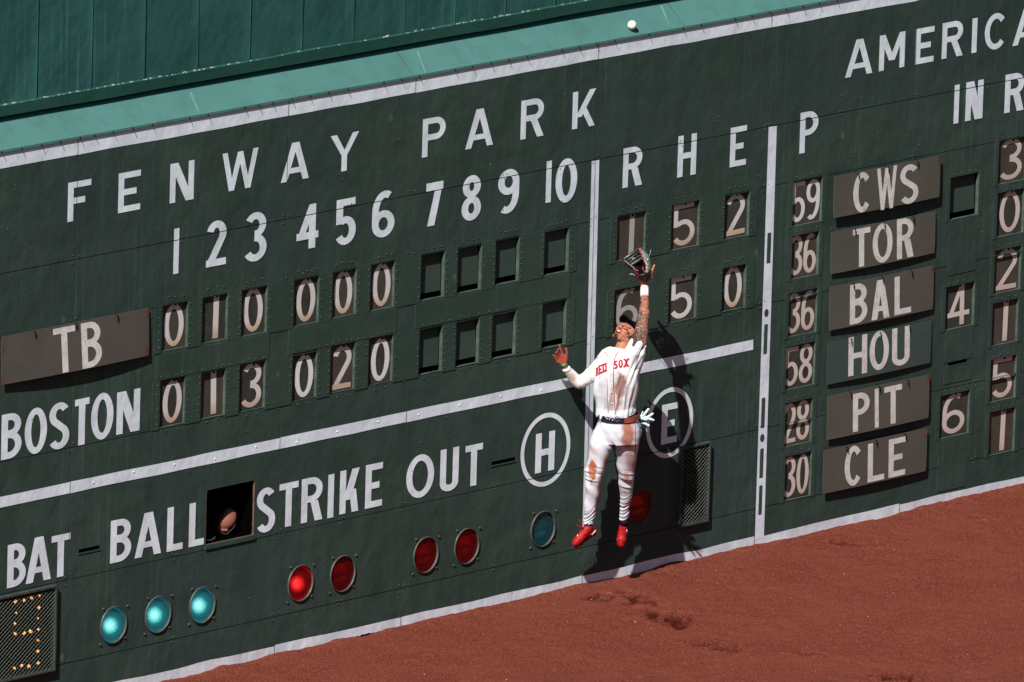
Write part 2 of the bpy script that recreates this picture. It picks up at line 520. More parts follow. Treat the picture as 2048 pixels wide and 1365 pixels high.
m, nt, bs = base_mat('red_clay_gravel')
n1 = noise(nt, (1, 1, 1), 52, 4, .8)
n2 = noise(nt, (1, 1, 1), 1.3, 6, .6)
n2b = noise(nt, (1, 1, 1), 9, 5, .6)
col = mix(nt, ramp(nt, n1, .34, .62), (.046, .0095, .0065, 1), (.245, .068, .046, 1))
col = mix(nt, math_n(nt, 'MULTIPLY', ramp(nt, n2, .4, .62), .34), col, (.200, .062, .043, 1))
col = mix(nt, math_n(nt, 'MULTIPLY', ramp(nt, n2b, .5, .66), .20), col, (.080, .020, .015, 1))
wv = nt.nodes.new('ShaderNodeTexVoronoi'); wv.inputs['Scale'].default_value = 46
nt.links.new(pos_scaled(nt, (1, 1, 1)), wv.inputs['Vector'])
grit = math_n(nt, 'MULTIPLY', ramp(nt, wv.outputs['Distance'], .10, .22, (1, 1, 1, 1), (0, 0, 0, 1)), ramp(nt, wv.outputs['Color'], .80, .9))
col = mix(nt, math_n(nt, 'MULTIPLY', grit, .55), col, (.55, .36, .30, 1))
an = nt.nodes.new('ShaderNodeAttribute'); an.attribute_name = 'scuff'
col = mix(nt, math_n(nt, 'MULTIPLY', an.outputs['Fac'], .9), col, (.040, .008, .006, 1))
nt.links.new(col, bs.inputs['Base Color'])
bs.inputs['Roughness'].default_value = .95; bs.inputs['Specular IOR Level'].default_value = .0
b1 = bump(nt, bs, noise(nt, (1, 1, 1), 14, 4, .6), .35, .02)
b2 = bump(nt, bs, n1, 1.0, .012, b1)
gm.materials.append(m)
gmb = MB(); gmb.quad((-320, -400, .012), (320, -400, .012), (320, -6.28, .012), (-320, -6.28, .012))
obj('outfield_grass', gmb, simple('mown_grass', (.030, .060, .016, 1), .9, var=.4, sc=6, bmp=.5, spec=.1), kind='structure')
go = bpy.data.objects.new('warning_track', gm); COL.objects.link(go); go['kind'] = 'structure'
go['label'] = 'red clay warning track in front of the scoreboard'

# loose pale stones
sb = MB()
for i in range(300):
    px, py = rnd.uniform(420, 2048), rnd.uniform(990, 1365)
    p = G(px, py)
    if p.y > -.08: continue
    r = rnd.uniform(.002, .0055) if rnd.random() < .94 else rnd.uniform(.007, .011)
    vs = [(p.x + r * sx * rnd.uniform(.7, 1.3), p.y + r * sy * rnd.uniform(.7, 1.3), .006 + r * sz * .7) for sx, sy, sz in ((1, 0, 0), (-1, 0, 0), (0, 1, 0), (0, -1, 0), (0, 0, 1), (0, 0, -1))]
    sb.add(vs, [(0, 2, 4), (2, 1, 4), (1, 3, 4), (3, 0, 4), (2, 0, 5), (1, 2, 5), (3, 1, 5), (0, 3, 5)])
so = obj('loose_stones', sb, simple('pale_grit', (.42, .27, .22, 1), .8, var=.3, sc=60))
so['kind'] = 'stuff'; so['label'] = 'pale stone chips scattered over the red clay'; so['category'] = 'gravel'

# ------------------------------------------------------------------ scoreboard wall
X0, X1 = -14.0, 14.0
ZT = W(700, 211)[1] + 0.0           # lower edge of the top white stripe
Z_TOPSTRIPE = 4.440
wall = thing('scoreboard_wall', 'tall dark green painted steel scoreboard wall with white hand-painted lettering and a white base stripe', 'scoreboard', (0, 0, 0))

def zl(pts):
    return sum(W(*p)[1] for p in pts) / len(pts)
S1 = zl([(700, 414), (1197, 321), (458, 459), (1826, 198)])
S2 = zl([(321, 612), (824, 515), (1183, 446), (1553, 369), (1909, 300)])
S3 = zl([(314, 857), (824, 754), (1166, 686), (1416, 634)])
S4 = zl([(376, 1104), (821, 1013.5), (1163, 938), (1472, 870)])
S5 = zl([(448, 1256), (814, 1174), (1149, 1099), (1642, 990)])
V = [W(141.8, 899)[0], W(553, 1140)[0], W(808, 1000)[0], W(1172, 900)[0], W(1524, 620)[0], W(1806, 800)[0]]
V = [V[0] - 7.5, V[0] - 5, V[0] - 2.3] + V + [V[5] + 1.9, V[5] + 4.3, V[5] + 6.7]
V = [X0] + [v for v in V if X0 < v < X1] + [X1]

# openings: (lower-left px, upper-right px, plate)
OP = []
def op(lb, rt, kind, row, note):
    x0, z0 = W(*lb); x1, z1 = W(*rt)
    OP.append(dict(x0=x0, x1=x1, z0=z0, z1=z1, kind=kind, row=row, note=note))
R1 = [((322.3, 703.6), (377, 602)), ((402.6, 688.2), (456.2, 586)), ((481.2, 674.5), (535.5, 570.3)), ((586, 654), (639, 551.8)), ((663, 638), (713.9, 536.5)),
      ((738.9, 623.3), (790.1, 520.7)), ((839.7, 602.8), (890.3, 502)), ((913.2, 588.4), (964.4, 488.3)), ((989, 571.3), (1039.6, 472.9)), ((1086.4, 552.5), (1138.7, 455.1))]
R2 = [((317.9, 856.7), (370.8, 754.2)), ((399.9, 839.6), (451.8, 738)), ((476.8, 826), (531.4, 721.7)), ((582.7, 805.4), (634.7, 702.9)), ((658.5, 788.3), (710.8, 685.8)),
      ((734.8, 773), (786.7, 670.4)), ((836.3, 751.4), (885.8, 651)), ((909.7, 735.4), (959.3, 636.3)), ((982.2, 719), (1032.8, 621.6)), ((1082.3, 698.8), (1133.6, 599.7))]
ORD = ['first', 'second', 'third', 'fourth', 'fifth', 'sixth', 'seventh', 'eighth', 'ninth', 'tenth']
for i, (a, b) in enumerate(R1): op(a, b, '010000    '[i], 'TB', i)
for i, (a, b) in enumerate(R2): op(a, b, '013020    '[i], 'BOSTON', i)
for (a, b), k, nm in zip([((1232, 523.5), (1292.5, 422.8)), ((1340.4, 502), (1400.3, 400.5)), ((1447.1, 480), (1500, 382.8))], '152', 'RHE'): op(a, b, k, 'TB' + nm, nm)
for (a, b), k, nm in zip([((1226, 670), (1286.5, 569.5)), ((1335.2, 648.2), (1394.8, 546.4)), ((1442, 625), (1493.2, 528))], '650', 'RHE'): op(a, b, k, 'BOSTON' + nm, nm)
PP_ = [((1583.8, 453.9), (1646, 353)), ((1581.4, 560), (1639.2, 462)), ((1575.3, 675.6), (1635.8, 575.8)), ((1570.1, 781.5), (1631.7, 682.4)), ((1567.8, 895.3), (1625.9, 795.2)), ((1567.8, 1003.2), (1624.1, 902.4))]
TEAMS = ['CWS', 'TOR', 'BAL', 'HOU', 'PIT', 'CLE']
for (a, b), k, nm in zip(PP_, ['59', '36', '36', '58', '28', '30'], TEAMS): op(a, b, k, 'P', nm)
op((1898.2, 440.9), (1958.7, 344.5), ' ', 'IN', 'CWS')
op((1889, 661.9), (1950.5, 562.8), '4', 'IN', 'BAL')
op((1877.8, 879), (1940.3, 779.8), '6', 'IN', 'PIT')
for (a, b), k, nm in zip([((1995, 370.1), (2055, 272)), ((1992.2, 475.6), (2050, 376)), ((1986.5, 589.4), (2043.5, 491)), ((1982, 693.3), (2037.4, 596.3)), ((1978.6, 806.1), (2034, 709)), ((1976.2, 912.7), (2031.6, 814))], '302151', TEAMS):
    op(a, b, k, 'RR', nm)
# the big hatch with the man in it
hx0, hz0 = W(411, 1091); hx1, hz1 = W(510, 960.5)
HATCH = dict(x0=hx0, x1=hx1, z0=hz0, z1=hz1)
# lamp holes
LAMPS = [(226, 1250, 'g', 1), (315, 1229, 'g', 1), (403.5, 1210, 'g', 1), (600, 1166.5, 'r', 1), (684.5, 1147.5, 'r', 0), (850.5, 1110, 'r', 0), (932.5, 1092.5, 'r', 0), (1085, 1058, 'g', 0), (1279, 1013, 'r', 0)]
LR = .143
SLOTS = [((157.2, 1107), (199, 1090.5)), ((983, 931.5), (1030, 914)), ((1896.5, 732), (1934, 718)), ]
holes = []
for o_ in OP + [HATCH]: holes.append((o_['x0'], o_['x1'], o_['z0'], o_['z1']))
for px, py, c, l in LAMPS:
    x, z = W(px, py); holes.append((x - LR * 1.02, x + LR * 1.02, z - LR * 1.02, z + LR * 1.02))
GR1 = (W(2, 1362)[0] - .45, W(105, 1338)[0], W(105, 1340)[1], W(105, 1170)[1])
gx0, gz0 = W(1353, 1055); gx1, gz1 = W(1416.5, 882)
GR2 = (gx0, gx1, gz0, gz1)
for g in (GR1, GR2): holes.append((g[0] + .03, g[1] - .03, g[2] + .03, g[3] - .03))
slot_r = []
for a, b in SLOTS:
    x0, z0 = W(*a); x1, z1 = W(*b)
    zc = (z0 + z1) / 2; slot_r.append((x0, x1, zc - .014, zc + .014)); holes.append(slot_r[-1])

GAP = .0035
def panel(x0, x1, z0, z1, Y, th=.012):
    mb = MB()
    hs = [h for h in holes if h[1] > x0 and h[0] < x1 and h[3] > z0 and h[2] < z1]
    xs = sorted(set([x0, x1] + [min(max(v, x0), x1) for h in hs for v in h[:2]]))
    zs = sorted(set([z0, z1] + [min(max(v, z0), z1) for h in hs for v in h[2:]]))
    vi = {}
    def vid(i, k):
        if (i, k) not in vi:
            vi[(i, k)] = len(mb.v); mb.v.append((xs[i], Y, zs[k]))
        return vi[(i, k)]
    for i in range(len(xs) - 1):
        for k in range(len(zs) - 1):
            cx, cz = (xs[i] + xs[i + 1]) / 2, (zs[k] + zs[k + 1]) / 2
            if any(h[0] < cx < h[1] and h[2] < cz < h[3] for h in hs): continue
            mb.f.append((vid(i, k), vid(i + 1, k), vid(i + 1, k + 1), vid(i, k + 1))); mb.m.append(0)
    a, b, c, d = (x0, Y, z0), (x1, Y, z0), (x1, Y, z1), (x0, Y, z1)
    A, B, C_, D_ = [(p[0], Y + th, p[2]) for p in (a, b, c, d)]
    mb.quad(a, A, B, b); mb.quad(b, B, C_, c); mb.quad(c, C_, D_, d); mb.quad(d, D_, A, a)
    obj('steel_panel', mb, M['green'], wall)

ZB = -.05
rows = [(ZB, S5), (S5, S4), (S4, S3), (S3, S2), (S2, S1), (S1, Z_TOPSTRIPE + .048)]
for ri, (za, zb) in enumerate(rows):
    for i in range(len(V) - 1):
        xa, xb = V[i], V[i + 1]
        # upper rows lap a little proud of the ones beneath, every panel sits slightly differently
        Y = [0.0015, 0.0, 0.001, 0.0, 0.0008, 0.0][ri] * 1.0
        cuts = [xa, xb]
        if ri in (0, 1, 4) and xb - xa > 1.7 and xb - xa < 4 and not any(h[0] < (xa + xb) / 2 < h[1] and h[3] > za and h[2] < zb for h in holes):
            cuts = [xa, (xa + xb) / 2, xb]
        for a, b in zip(cuts[:-1], cuts[1:]):
            ga = GAP if a in V else .0015; gb = GAP if b in V else .0015
            panel(a + ga, b - gb, za + GAP, zb - GAP, Y)
# dark backing behind the joints, with the same openings
mbk = MB()
xs = sorted(set([X0, X1] + [v for h in holes for v in h[:2]])); zs = sorted(set([ZB, Z_TOPSTRIPE + .06] + [v for h in holes for v in h[2:]]))
xs = [v for v in xs if X0 <= v <= X1]
for i in range(len(xs) - 1):
    k = 0
    while k < len(zs) - 1:
        def free(kk):
            cx, cz = (xs[i] + xs[i + 1]) / 2, (zs[kk] + zs[kk + 1]) / 2
            return not any(h[0] < cx < h[1] and h[2] < cz < h[3] for h in holes)
        if not free(k): k += 1; continue
        k2 = k
        while k2 < len(zs) - 1 and free(k2): k2 += 1
        mbk.quad((xs[i], .014, zs[k]), (xs[i + 1], .014, zs[k]), (xs[i + 1], .014, zs[k2]), (xs[i], .014, zs[k2]))
        k = k2
obj('backing_sheet', mbk, M['black'], wall)

# boxes behind the openings
def cavity(name, x0, x1, z0, z1, depth, mats, parent, lip=.032, sag=0.0):
    mb = MB()
    for ya, yb, mi in ((0.0, lip, 0), (lip, depth, 1)):
        mb.quad((x0, ya, z0), (x1, ya, z0), (x1, yb, z0), (x0, yb, z0), mi)
        mb.quad((x1, ya, z0), (x1, ya, z1), (x1, yb, z1), (x1, yb, z0), mi)
        mb.quad((x0, ya, z1), (x0, yb, z1), (x1, yb, z1), (x1, ya, z1), mi)
        mb.quad((x0, ya, z0), (x0, yb, z0), (x0, yb, z1), (x0, ya, z1), mi)
    mb.quad((x0, depth, z0), (x1, depth, z0), (x1, depth, z1), (x0, depth, z1), 1)
    return obj(name, mb, mats, parent)
E_ = .0005
M['jamb'] = simple('worn_jamb_paint', (.062, .088, .076, 1), .5, var=.35, sc=12)
for o_ in OP:
    cavity('opening_box', o_['x0'] + E_, o_['x1'] - E_, o_['z0'] + E_, o_['z1'] - E_, .16, [M['jamb'], M['black']], wall)
for s in slot_r:
    cavity('slot_box', s[0], s[1], s[2], s[3], .10, [M['black'], M['black']], wall)
    mb = MB(); mb.box(s[0] - .006, s[1] + .006, -.005, .0, s[2] - .012, s[2] - .001); obj('slot_lip', mb, M['green_trim'], wall)

# riveted trim strips between neighbouring openings and rivet rows
riv = MB()
def rivets(x0, z0, x1, z1, n, jit=.004, r=.0075, Y=0.0):
    for i in range(n):
        f = (i + .5) / n if n > 1 else .5
        riv.dome((x0 + (x1 - x0) * f + rnd.uniform(-jit, jit), Y, z0 + (z1 - z0) * f + rnd.uniform(-jit, jit)), r, .006)
def strips(ops):
    for i, o_ in enumerate(ops):
        h = o_['z1'] - o_['z0']
        rivets(o_['x0'] + .02, o_['z1'] + .055, o_['x1'] - .02, o_['z1'] + .055, rnd.randint(3, 5), .012)
        rivets(o_['x0'] + .02, o_['z0'] - .03, o_['x1'] - .02, o_['z0'] - .03, 2, .012)
        nx = ops[i + 1] if i + 1 < len(ops) else None
        if nx is not None and nx['x0'] - o_['x1'] < .36:
            a, b = o_['x1'] + .001, nx['x0'] - .001
            za = min(o_['z0'], nx['z0']) - .012; zb = max(o_['z1'], nx['z1']) + .010
            mb = MB(); mb.box(a, b, -.004, .0, za, zb, skip=('k',))
            obj('trim_strip', mb, M['green_trim'], wall)
            for xx in (a + .022, b - .022):
                rivets(xx, za + .01, xx, zb - .01, rnd.randint(5, 7), .006, Y=-.004)
        else:
            a = o_['x1'] + .001; mb = MB(); mb.box(a, a + .10, -.004, 0, o_['z0'] - .012, o_['z1'] + .01, skip=('k',))
            obj('trim_strip', mb, M['green_trim'], wall)
            rivets(a + .03, o_['z0'], a + .03, o_['z1'], 6, .006, Y=-.004)
        if i == 0 or o_['x0'] - ops[i - 1]['x1'] >= .36:
            b = o_['x0'] - .001; mb = MB(); mb.box(b - .085, b, -.004, 0, o_['z0'] - .012, o_['z1'] + .01, skip=('k',))
            obj('trim_strip', mb, M['green_trim'], wall)
            rivets(b - .03, o_['z0'], b - .03, o_['z1'], 6, .006, Y=-.004)
for rw in ('TB', 'BOSTON'):
    strips([o_ for o_ in OP if o_['row'] == rw])
    strips([o_ for o_ in OP if o_['row'] in (rw + 'R', rw + 'H', rw + 'E')])
# horizontal bands between the two rows
for a, b in ((0, 2), (3, 5), (6, 9)):
    t_, l_ = [o_ for o_ in OP if o_['row'] == 'TB'], [o_ for o_ in OP if o_['row'] == 'BOSTON']
    x0 = min(t_[a]['x0'], l_[a]['x0']) - .055; x1 = max(t_[b]['x1'], l_[b]['x1']) + .03
    z1 = min(o_['z0'] for o_ in t_[a:b + 1]) - .016; z0 = max(o_['z1'] for o_ in l_[a:b + 1]) + .014
    mb = MB(); mb.box(x0, x1, -.0055, 0, z0, z1, skip=('k',)); obj('trim_band', mb, M['green_trim'], wall)
    rivets(x0 + .03, z0 + .02, x1 - .03, z0 + .02, 16, .01, Y=-.0055)
for o_ in OP:
    if o_['row'] in ('P', 'IN', 'RR'):
        for dx in (-.028, o_['x1'] - o_['x0'] + .028):
            rivets(o_['x0'] + dx, o_['z0'], o_['x0'] + dx, o_['z1'], 5, .007)
        rivets(o_['x0'], o_['z1'] + .03, o_['x1'], o_['z1'] + .03, 4, .008)
        mb = MB()
        mb.box(o_['x0'] - .05, o_['x0'] - .001, -.003, 0, o_['z0'] - .012, o_['z1'] + .012, skip=('k',))
        obj('trim_strip', mb, M['green_trim'], wall)
        mb = MB(); mb.box(o_['x1'] + .001, o_['x1'] + .05, -.003, 0, o_['z0'] - .012, o_['z1'] + .012, skip=('k',))
        obj('trim_strip', mb, M['green_trim'], wall)
# rivets at panel corners and scattered studs
for v in V:
    for z in (S1, S2, S3, S4, S5):
        if -7 < v < 8:
            for dx, dz in ((-.03, .03), (.03, .03), (-.03, -.03)): rivets(v + dx, z + dz, v + dx, z + dz, 1, .01)
for i in range(90):
    x, z = rnd.uniform(-6.3, 7), rnd.uniform(.4, 4.2)
    if any(h[0] - .05 < x < h[1] + .05 and h[2] - .05 < z < h[3] + .05 for h in holes): continue
    riv.dome((x, 0, z), rnd.uniform(.006, .010), .005)
for i in range(len(V) - 1):
    mid = (V[i] + V[i + 1]) / 2
    for z in (S1, S4, S5):
        if -7 < mid < 8:
            for dx, dz in ((-.02, .02), (.02, .02), (0, -.02)): rivets(mid + dx, z + dz, mid + dx, z + dz, 1, .008)
# bolts along the middle stripe are painted with it: keep them on the green as well
obj('rivets', riv, M['rivet'], wall, smooth=True, kind='stuff')

# ---- painted stripes
YP = -.0022
def stripe(name, pa, pb, pc, pd, mat, Y=YP, wav=.004, n=None, label=None):
    """pa,pb lower edge left/right; pc,pd upper edge right/left, in surveyed points; hand-painted wavering edges"""
    (xa, za), (xb, zb), (xc, zc), (xd, zd) = [p if abs(p[0]) < 40 and len(p) == 2 and isinstance(p, tuple) and p in _metric else W(*p) for p in (pa, pb, pc, pd)]
    n = n or max(2, int((xb - xa) / .12))
    mb = MB(); vs = []
    for i in range(n + 1):
        f = i / n
        w1 = (vnoise(np.array([xa * 9 + f * (xb - xa) * 3.0]), np.array([3.3]), 11)[0] - .5) * wav * 2
        w2 = (vnoise(np.array([xa * 7 + f * (xb - xa) * 3.0]), np.array([8.3]), 12)[0] - .5) * wav * 2
        vs.append((xa + (xb - xa) * f, Y, za + (zb - za) * f + w1)); vs.append((xd + (xc - xd) * f, Y, zd + (zc - zd) * f + w2))
    mb.add(vs, [(2 * i, 2 * i + 2, 2 * i + 3, 2 * i + 1) for i in range(n)])
    return obj(name, mb, mat, wall, label=label)
_metric = set()
def met(x, z):
    p = (x, z); _metric.add(p); return p
zt0, zt1 = W(0, 336)[1], W(1546, 56.4)[1]
z_lo = (zt0 + zt1) / 2
vz = [v for v in V]
for a, b in zip(vz[:-1], vz[1:]):
    stripe('top_stripe', met(a + GAP, z_lo), met(b - GAP, z_lo), met(b - GAP, Z_TOPSTRIPE + .040), met(a + GAP, Z_TOPSTRIPE + .040), M['stripe'])
# middle stripe, left stretch (segments break at the panel joints) and right stretch
zm = [W(0, 1015.2)[1], W(650, 879)[1], W(1135, 778)[1]]; zM = [W(0, 992)[1], W(650, 856.7)[1], W(1135, 757.6)[1]]
zlo, zhi = sum(zm) / 3, sum(zM) / 3
sx = W(1172, 760)[0]
segs = [v for v in V if v < sx - .2] + [sx]
for a, b in zip(segs[:-1], segs[1:]):
    stripe('middle_stripe', met(a + GAP, zlo), met(b - GAP, zlo), met(b - GAP, zhi), met(a + GAP, zhi), M['stripe'])
for i in range(14):
    x = W(187 + i * 81, 900)[0]
    if x < sx - .1:
        mbb = MB(); mbb.dome((x, YP, (zlo + zhi) / 2 + rnd.uniform(-.02, .02)), .008, .006); obj('stripe_bolt', mbb, M['white'], wall, smooth=True)
stripe('middle_stripe', (1184, 768), (1506, 700), (1506, 680), (1184, 747.5), M['stripe'])
# base stripe
zb_up = sum(W(*p)[1] for p in [(547, 1293.7), (800, 1237), (1162, 1150), (1508, 1075), (1795, 1008), (2048, 952.6)]) / 6
for a, b in zip(V[:-1], V[1:]):
    stripe('base_stripe', met(a + GAP, -.02), met(b - GAP, -.02), met(b - GAP, zb_up), met(a + GAP, zb_up), M['base'], wav=.010)
def rot(pts, h):
    (xa, za), (xb, zb_) = W(*pts[0]), W(*pts[1]); n = 26; lo, up = [], []
    for i in range(n + 1):
        f = i / n; x = xa + (xb - xa) * f; z = za + (zb_ - za) * f; e = math.sin(math.pi * f) ** .6
        lo.append((x, -.0045, z - h * .5 * e * rnd.uniform(.4, 1))); up.append((x, -.0045, z + h * e * rnd.uniform(.2, 1)))
    mb = MB(); mb.add(lo + up, [(i, i + 1, n + 2 + i, n + 1 + i) for i in range(n)]); obj('rotten_patch', mb, M['black'], wall)
rot(((676, 1284), (776, 1262)), .022); rot(((473, 1332), (498, 1326)), .02); rot(((985, 1212), (1014, 1206)), .010); rot(((1345, 1135), (1352, 1133)), .03)
# vertical stripes
stripe('vertical_stripe', (1164, 1066), (1170.8, 1064.5), (1189.5, 321.5), (1182.8, 322.5), M['stripe'], Y=-.0035, wav=0, n=1)
stripe('vertical_stripe', (1172.0, 1064.5), (1179.5, 1063), (1198, 320), (1190.5, 321.5), M['stripe'], Y=-.0035, wav=0, n=1)
stripe('vertical_stripe', (1509, 1080), (1527.2, 1076), (1553, 252), (1536.7, 254.5), M['stripe'], Y=-.0035, wav=0, n=1, label='white vertical stripe carrying a column of green dashes and dots')
def dash(lb, rt, lean=True):
    x0, z0 = W(*lb); x1, z1 = W(*rt)
    mb = MB(); mb.quad((x0, -.0055, z0), (x1, -.0055, z0), (x1, -.0055, z1), (x0, -.0055, z1)); obj('painted_dash', mb, M['green'], wall)
for a, b in (((1532, 527), (1541.5, 465)), ((1525.6, 708.5), (1534.6, 648)), ((1520.5, 856.5), (1529.7, 795)), ((1517.5, 956.5), (1526.5, 896.5)), ((1515.5, 1030), (1524, 970.5))): dash(a, b)
for px, py in ((1531.9, 626), (1523.5, 876)):
    x, z = W(px, py); mb = MB()
    mb.add([(x + .027 * math.cos(i * math.pi / 12), -.0055, z + .033 * math.sin(i * math.pi / 12)) for i in range(24)], [tuple(range(24))]); obj('painted_dot', mb, M['green'], wall)

# ---- painted lettering: (char, lower-left px, upper-right px)
LET = [('F', (134.7, 445), (182.8, 357.8)), ('E', (235.8, 427.2), (282, 339.4)), ('N', (339, 407.7), (389, 319.9)), ('W', (443.3, 386, 1), (517, 295, 1)), ('A', (561.5, 366.7), (619.6, 279.9)),
       ('Y', (659.5, 348, 1), (718.4, 262.5)), ('P', (843.8, 316.1), (892, 230.7)), ('A', (930.2, 300), (988, 213)), ('R', (1040.6, 280.2), (1089.5, 193.8)), ('K', (1143.8, 259.7), (1192.4, 176.7)),
       ('R', (1244.7, 377), (1286.4, 290.2)), ('H', (1354.2, 356.1), (1394.1, 266.2)), ('E', (1459, 335.6), (1494.3, 250.2)), ('P', (1598.5, 308.3), (1637.8, 219.4)),
       ('A', (1689.8, 156.5), (1747.2, 73.5)), ('M', (1757.4, 143.5), (1811.1, 62.5)), ('E', (1829.9, 129.9), (1869.5, 51.9)), ('R', (1882.9, 118.9), (1928, 39.3)), ('I', (1942.7, 107), (1955.3, 35.9)),
       ('C', (1968.3, 103.6), (2015.5, 22.6)), ('A', (2024.7, 93), (2081, 12)), ('N', (2094, 80), (2144, 0)),
       ('I', (1906.8, 248.5), (1919.4, 169.2)), ('N', (1930, 243.3), (1967.6, 158.9)), ('R', (2008.3, 227.3), (2050, 143)),
       ('B', (1.7, 921.2), (44.4, 822.5)), ('O', (48.5, 912.7), (95, 811.3)), ('S', (96.7, 903.2), (140.1, 801)), ('T', (148, 893.3), (179.4, 794.5)), ('O', (181.1, 884), (228, 781.5)), ('N', (232.4, 870.4), (280.9, 776.4)),
       ('B', (13.7, 1177.5), (53, 1082.9)), ('A', (51.3, 1169), (103.5, 1068.9)), ('T', (101.5, 1158), (141.1, 1065.4)),
       ('B', (219.8, 1128), (263.8, 1033.7)), ('A', (269, 1117.7), (324, 1019.6)), ('L', (333.2, 1104.7), (367.4, 1009.7)), ('L', (377, 1095.5), (409.8, 1001.5)),
       ('S', (511.6, 1069.5), (552, 971.5)), ('T', (557, 1057.6), (597.4, 961.5)), ('R', (601.5, 1047.7), (647, 950.3)), ('I', (654.5, 1037.4), (668.8, 947.9)), ('K', (678.4, 1029.9), (719.4, 934.9)), ('E', (729.6, 1018.6), (766.2, 924)),
       ('O', (811.3, 1001.9), (869.4, 903.4)), ('U', (879, 986.5), (918.5, 893)), ('T', (929, 975.6), (966.1, 885.7)), ('H', (1069.7, 947.9), (1110.4, 860.8)), ('E', (1321.8, 890.3), (1356.3, 804))]
NUMS = [('1', (346.2, 549.1), (358.9, 456.2)), ('2', (411.8, 536.1), (453.9, 437.8)), ('3', (489.7, 527.2), (534.9, 422)), ('4', (592.3, 502.6), (638.4, 405.7)), ('5', (671.2, 493.8), (713.2, 393.7)), ('6', (743, 479.4), (790.8, 377.7)),
        ('7', (850.6, 454.5), (886.8, 361.6)), ('8', (922.4, 445.3), (963.7, 347.2)), ('9', (994.5, 431.3), (1039.6, 334.6)), ('1', (1090.9, 406.7), (1103.9, 321.3)), ('0', (1109.7, 409.8), (1155.8, 313))]
def clip_poly(P_, ax, lim, keep_less):
    out = []
    for i in range(len(P_)):
        a, b_ = P_[i], P_[(i + 1) % len(P_)]
        ia = (a[ax] <= lim) == keep_less; ib = (b_[ax] <= lim) == keep_less
        if ia: out.append(a)
        if ia != ib:
            t = (lim - a[ax]) / (b_[ax] - a[ax]); out.append(tuple(a[k] + (b_[k] - a[k]) * t for k in range(3)))
    return out
def cut_at_joints(mb, ax, lines, g):
    """the paint breaks where two sheets meet"""
    for s in lines:
        polys = [[mb.v[i] for i in f] for f in mb.f]; nb = MB()
        if not polys or not (min(p[ax] for q in polys for p in q) < s < max(p[ax] for q in polys for p in q)): continue
        for q in polys:
            for less, lim in ((True, s - g), (False, s + g)):
                r_ = clip_poly(q, ax, lim, less)
                if len(r_) >= 3: nb.add(r_, [tuple(range(len(r_)))])
        mb.v, mb.f, mb.m = nb.v, nb.f, nb.m
def put(ch, lb, rt, mat, tx, ty, parent, name, Y):
    x0, z0 = W(lb[0], lb[1], Y); x1, z1 = W(rt[0], rt[1], Y)
    mb = MB(); paint_glyph(mb, ch, x0, z0, x1 - x0, z1 - z0, Y, tx, ty)
    cut_at_joints(mb, 2, (S1, S2, S3, S4, S5), GAP); cut_at_joints(mb, 0, V, GAP)
    return obj(name, mb, mat, parent)
for i, (ch, lb, rt) in enumerate(LET):
    thick = i < 22
    put(ch, lb, rt, M['white'], .064 if i < 10 else (.066 if i < 14 else .064 if thick else .072), .048 if thick else .052, wall, 'painted_letter', -.003)
for ch, lb, rt in NUMS:
    put(ch, lb, rt, M['white'], .078, .056, wall, 'painted_numeral', -.003)
# circles round H and E
for cx, cy, sx_, sz_ in ((1090.4, 899.7, .302, .302), (1338.7, 845.5, .292, .292)):
    x, z = W(cx, cy); mb = MB(); paint_glyph(mb, 'ring', x - sx_, z - sz_, 2 * sx_, 2 * sz_, -.0028, .044, .038); cut_at_joints(mb, 2, (S4,), GAP); obj('painted_ring', mb, M['white'], wall)

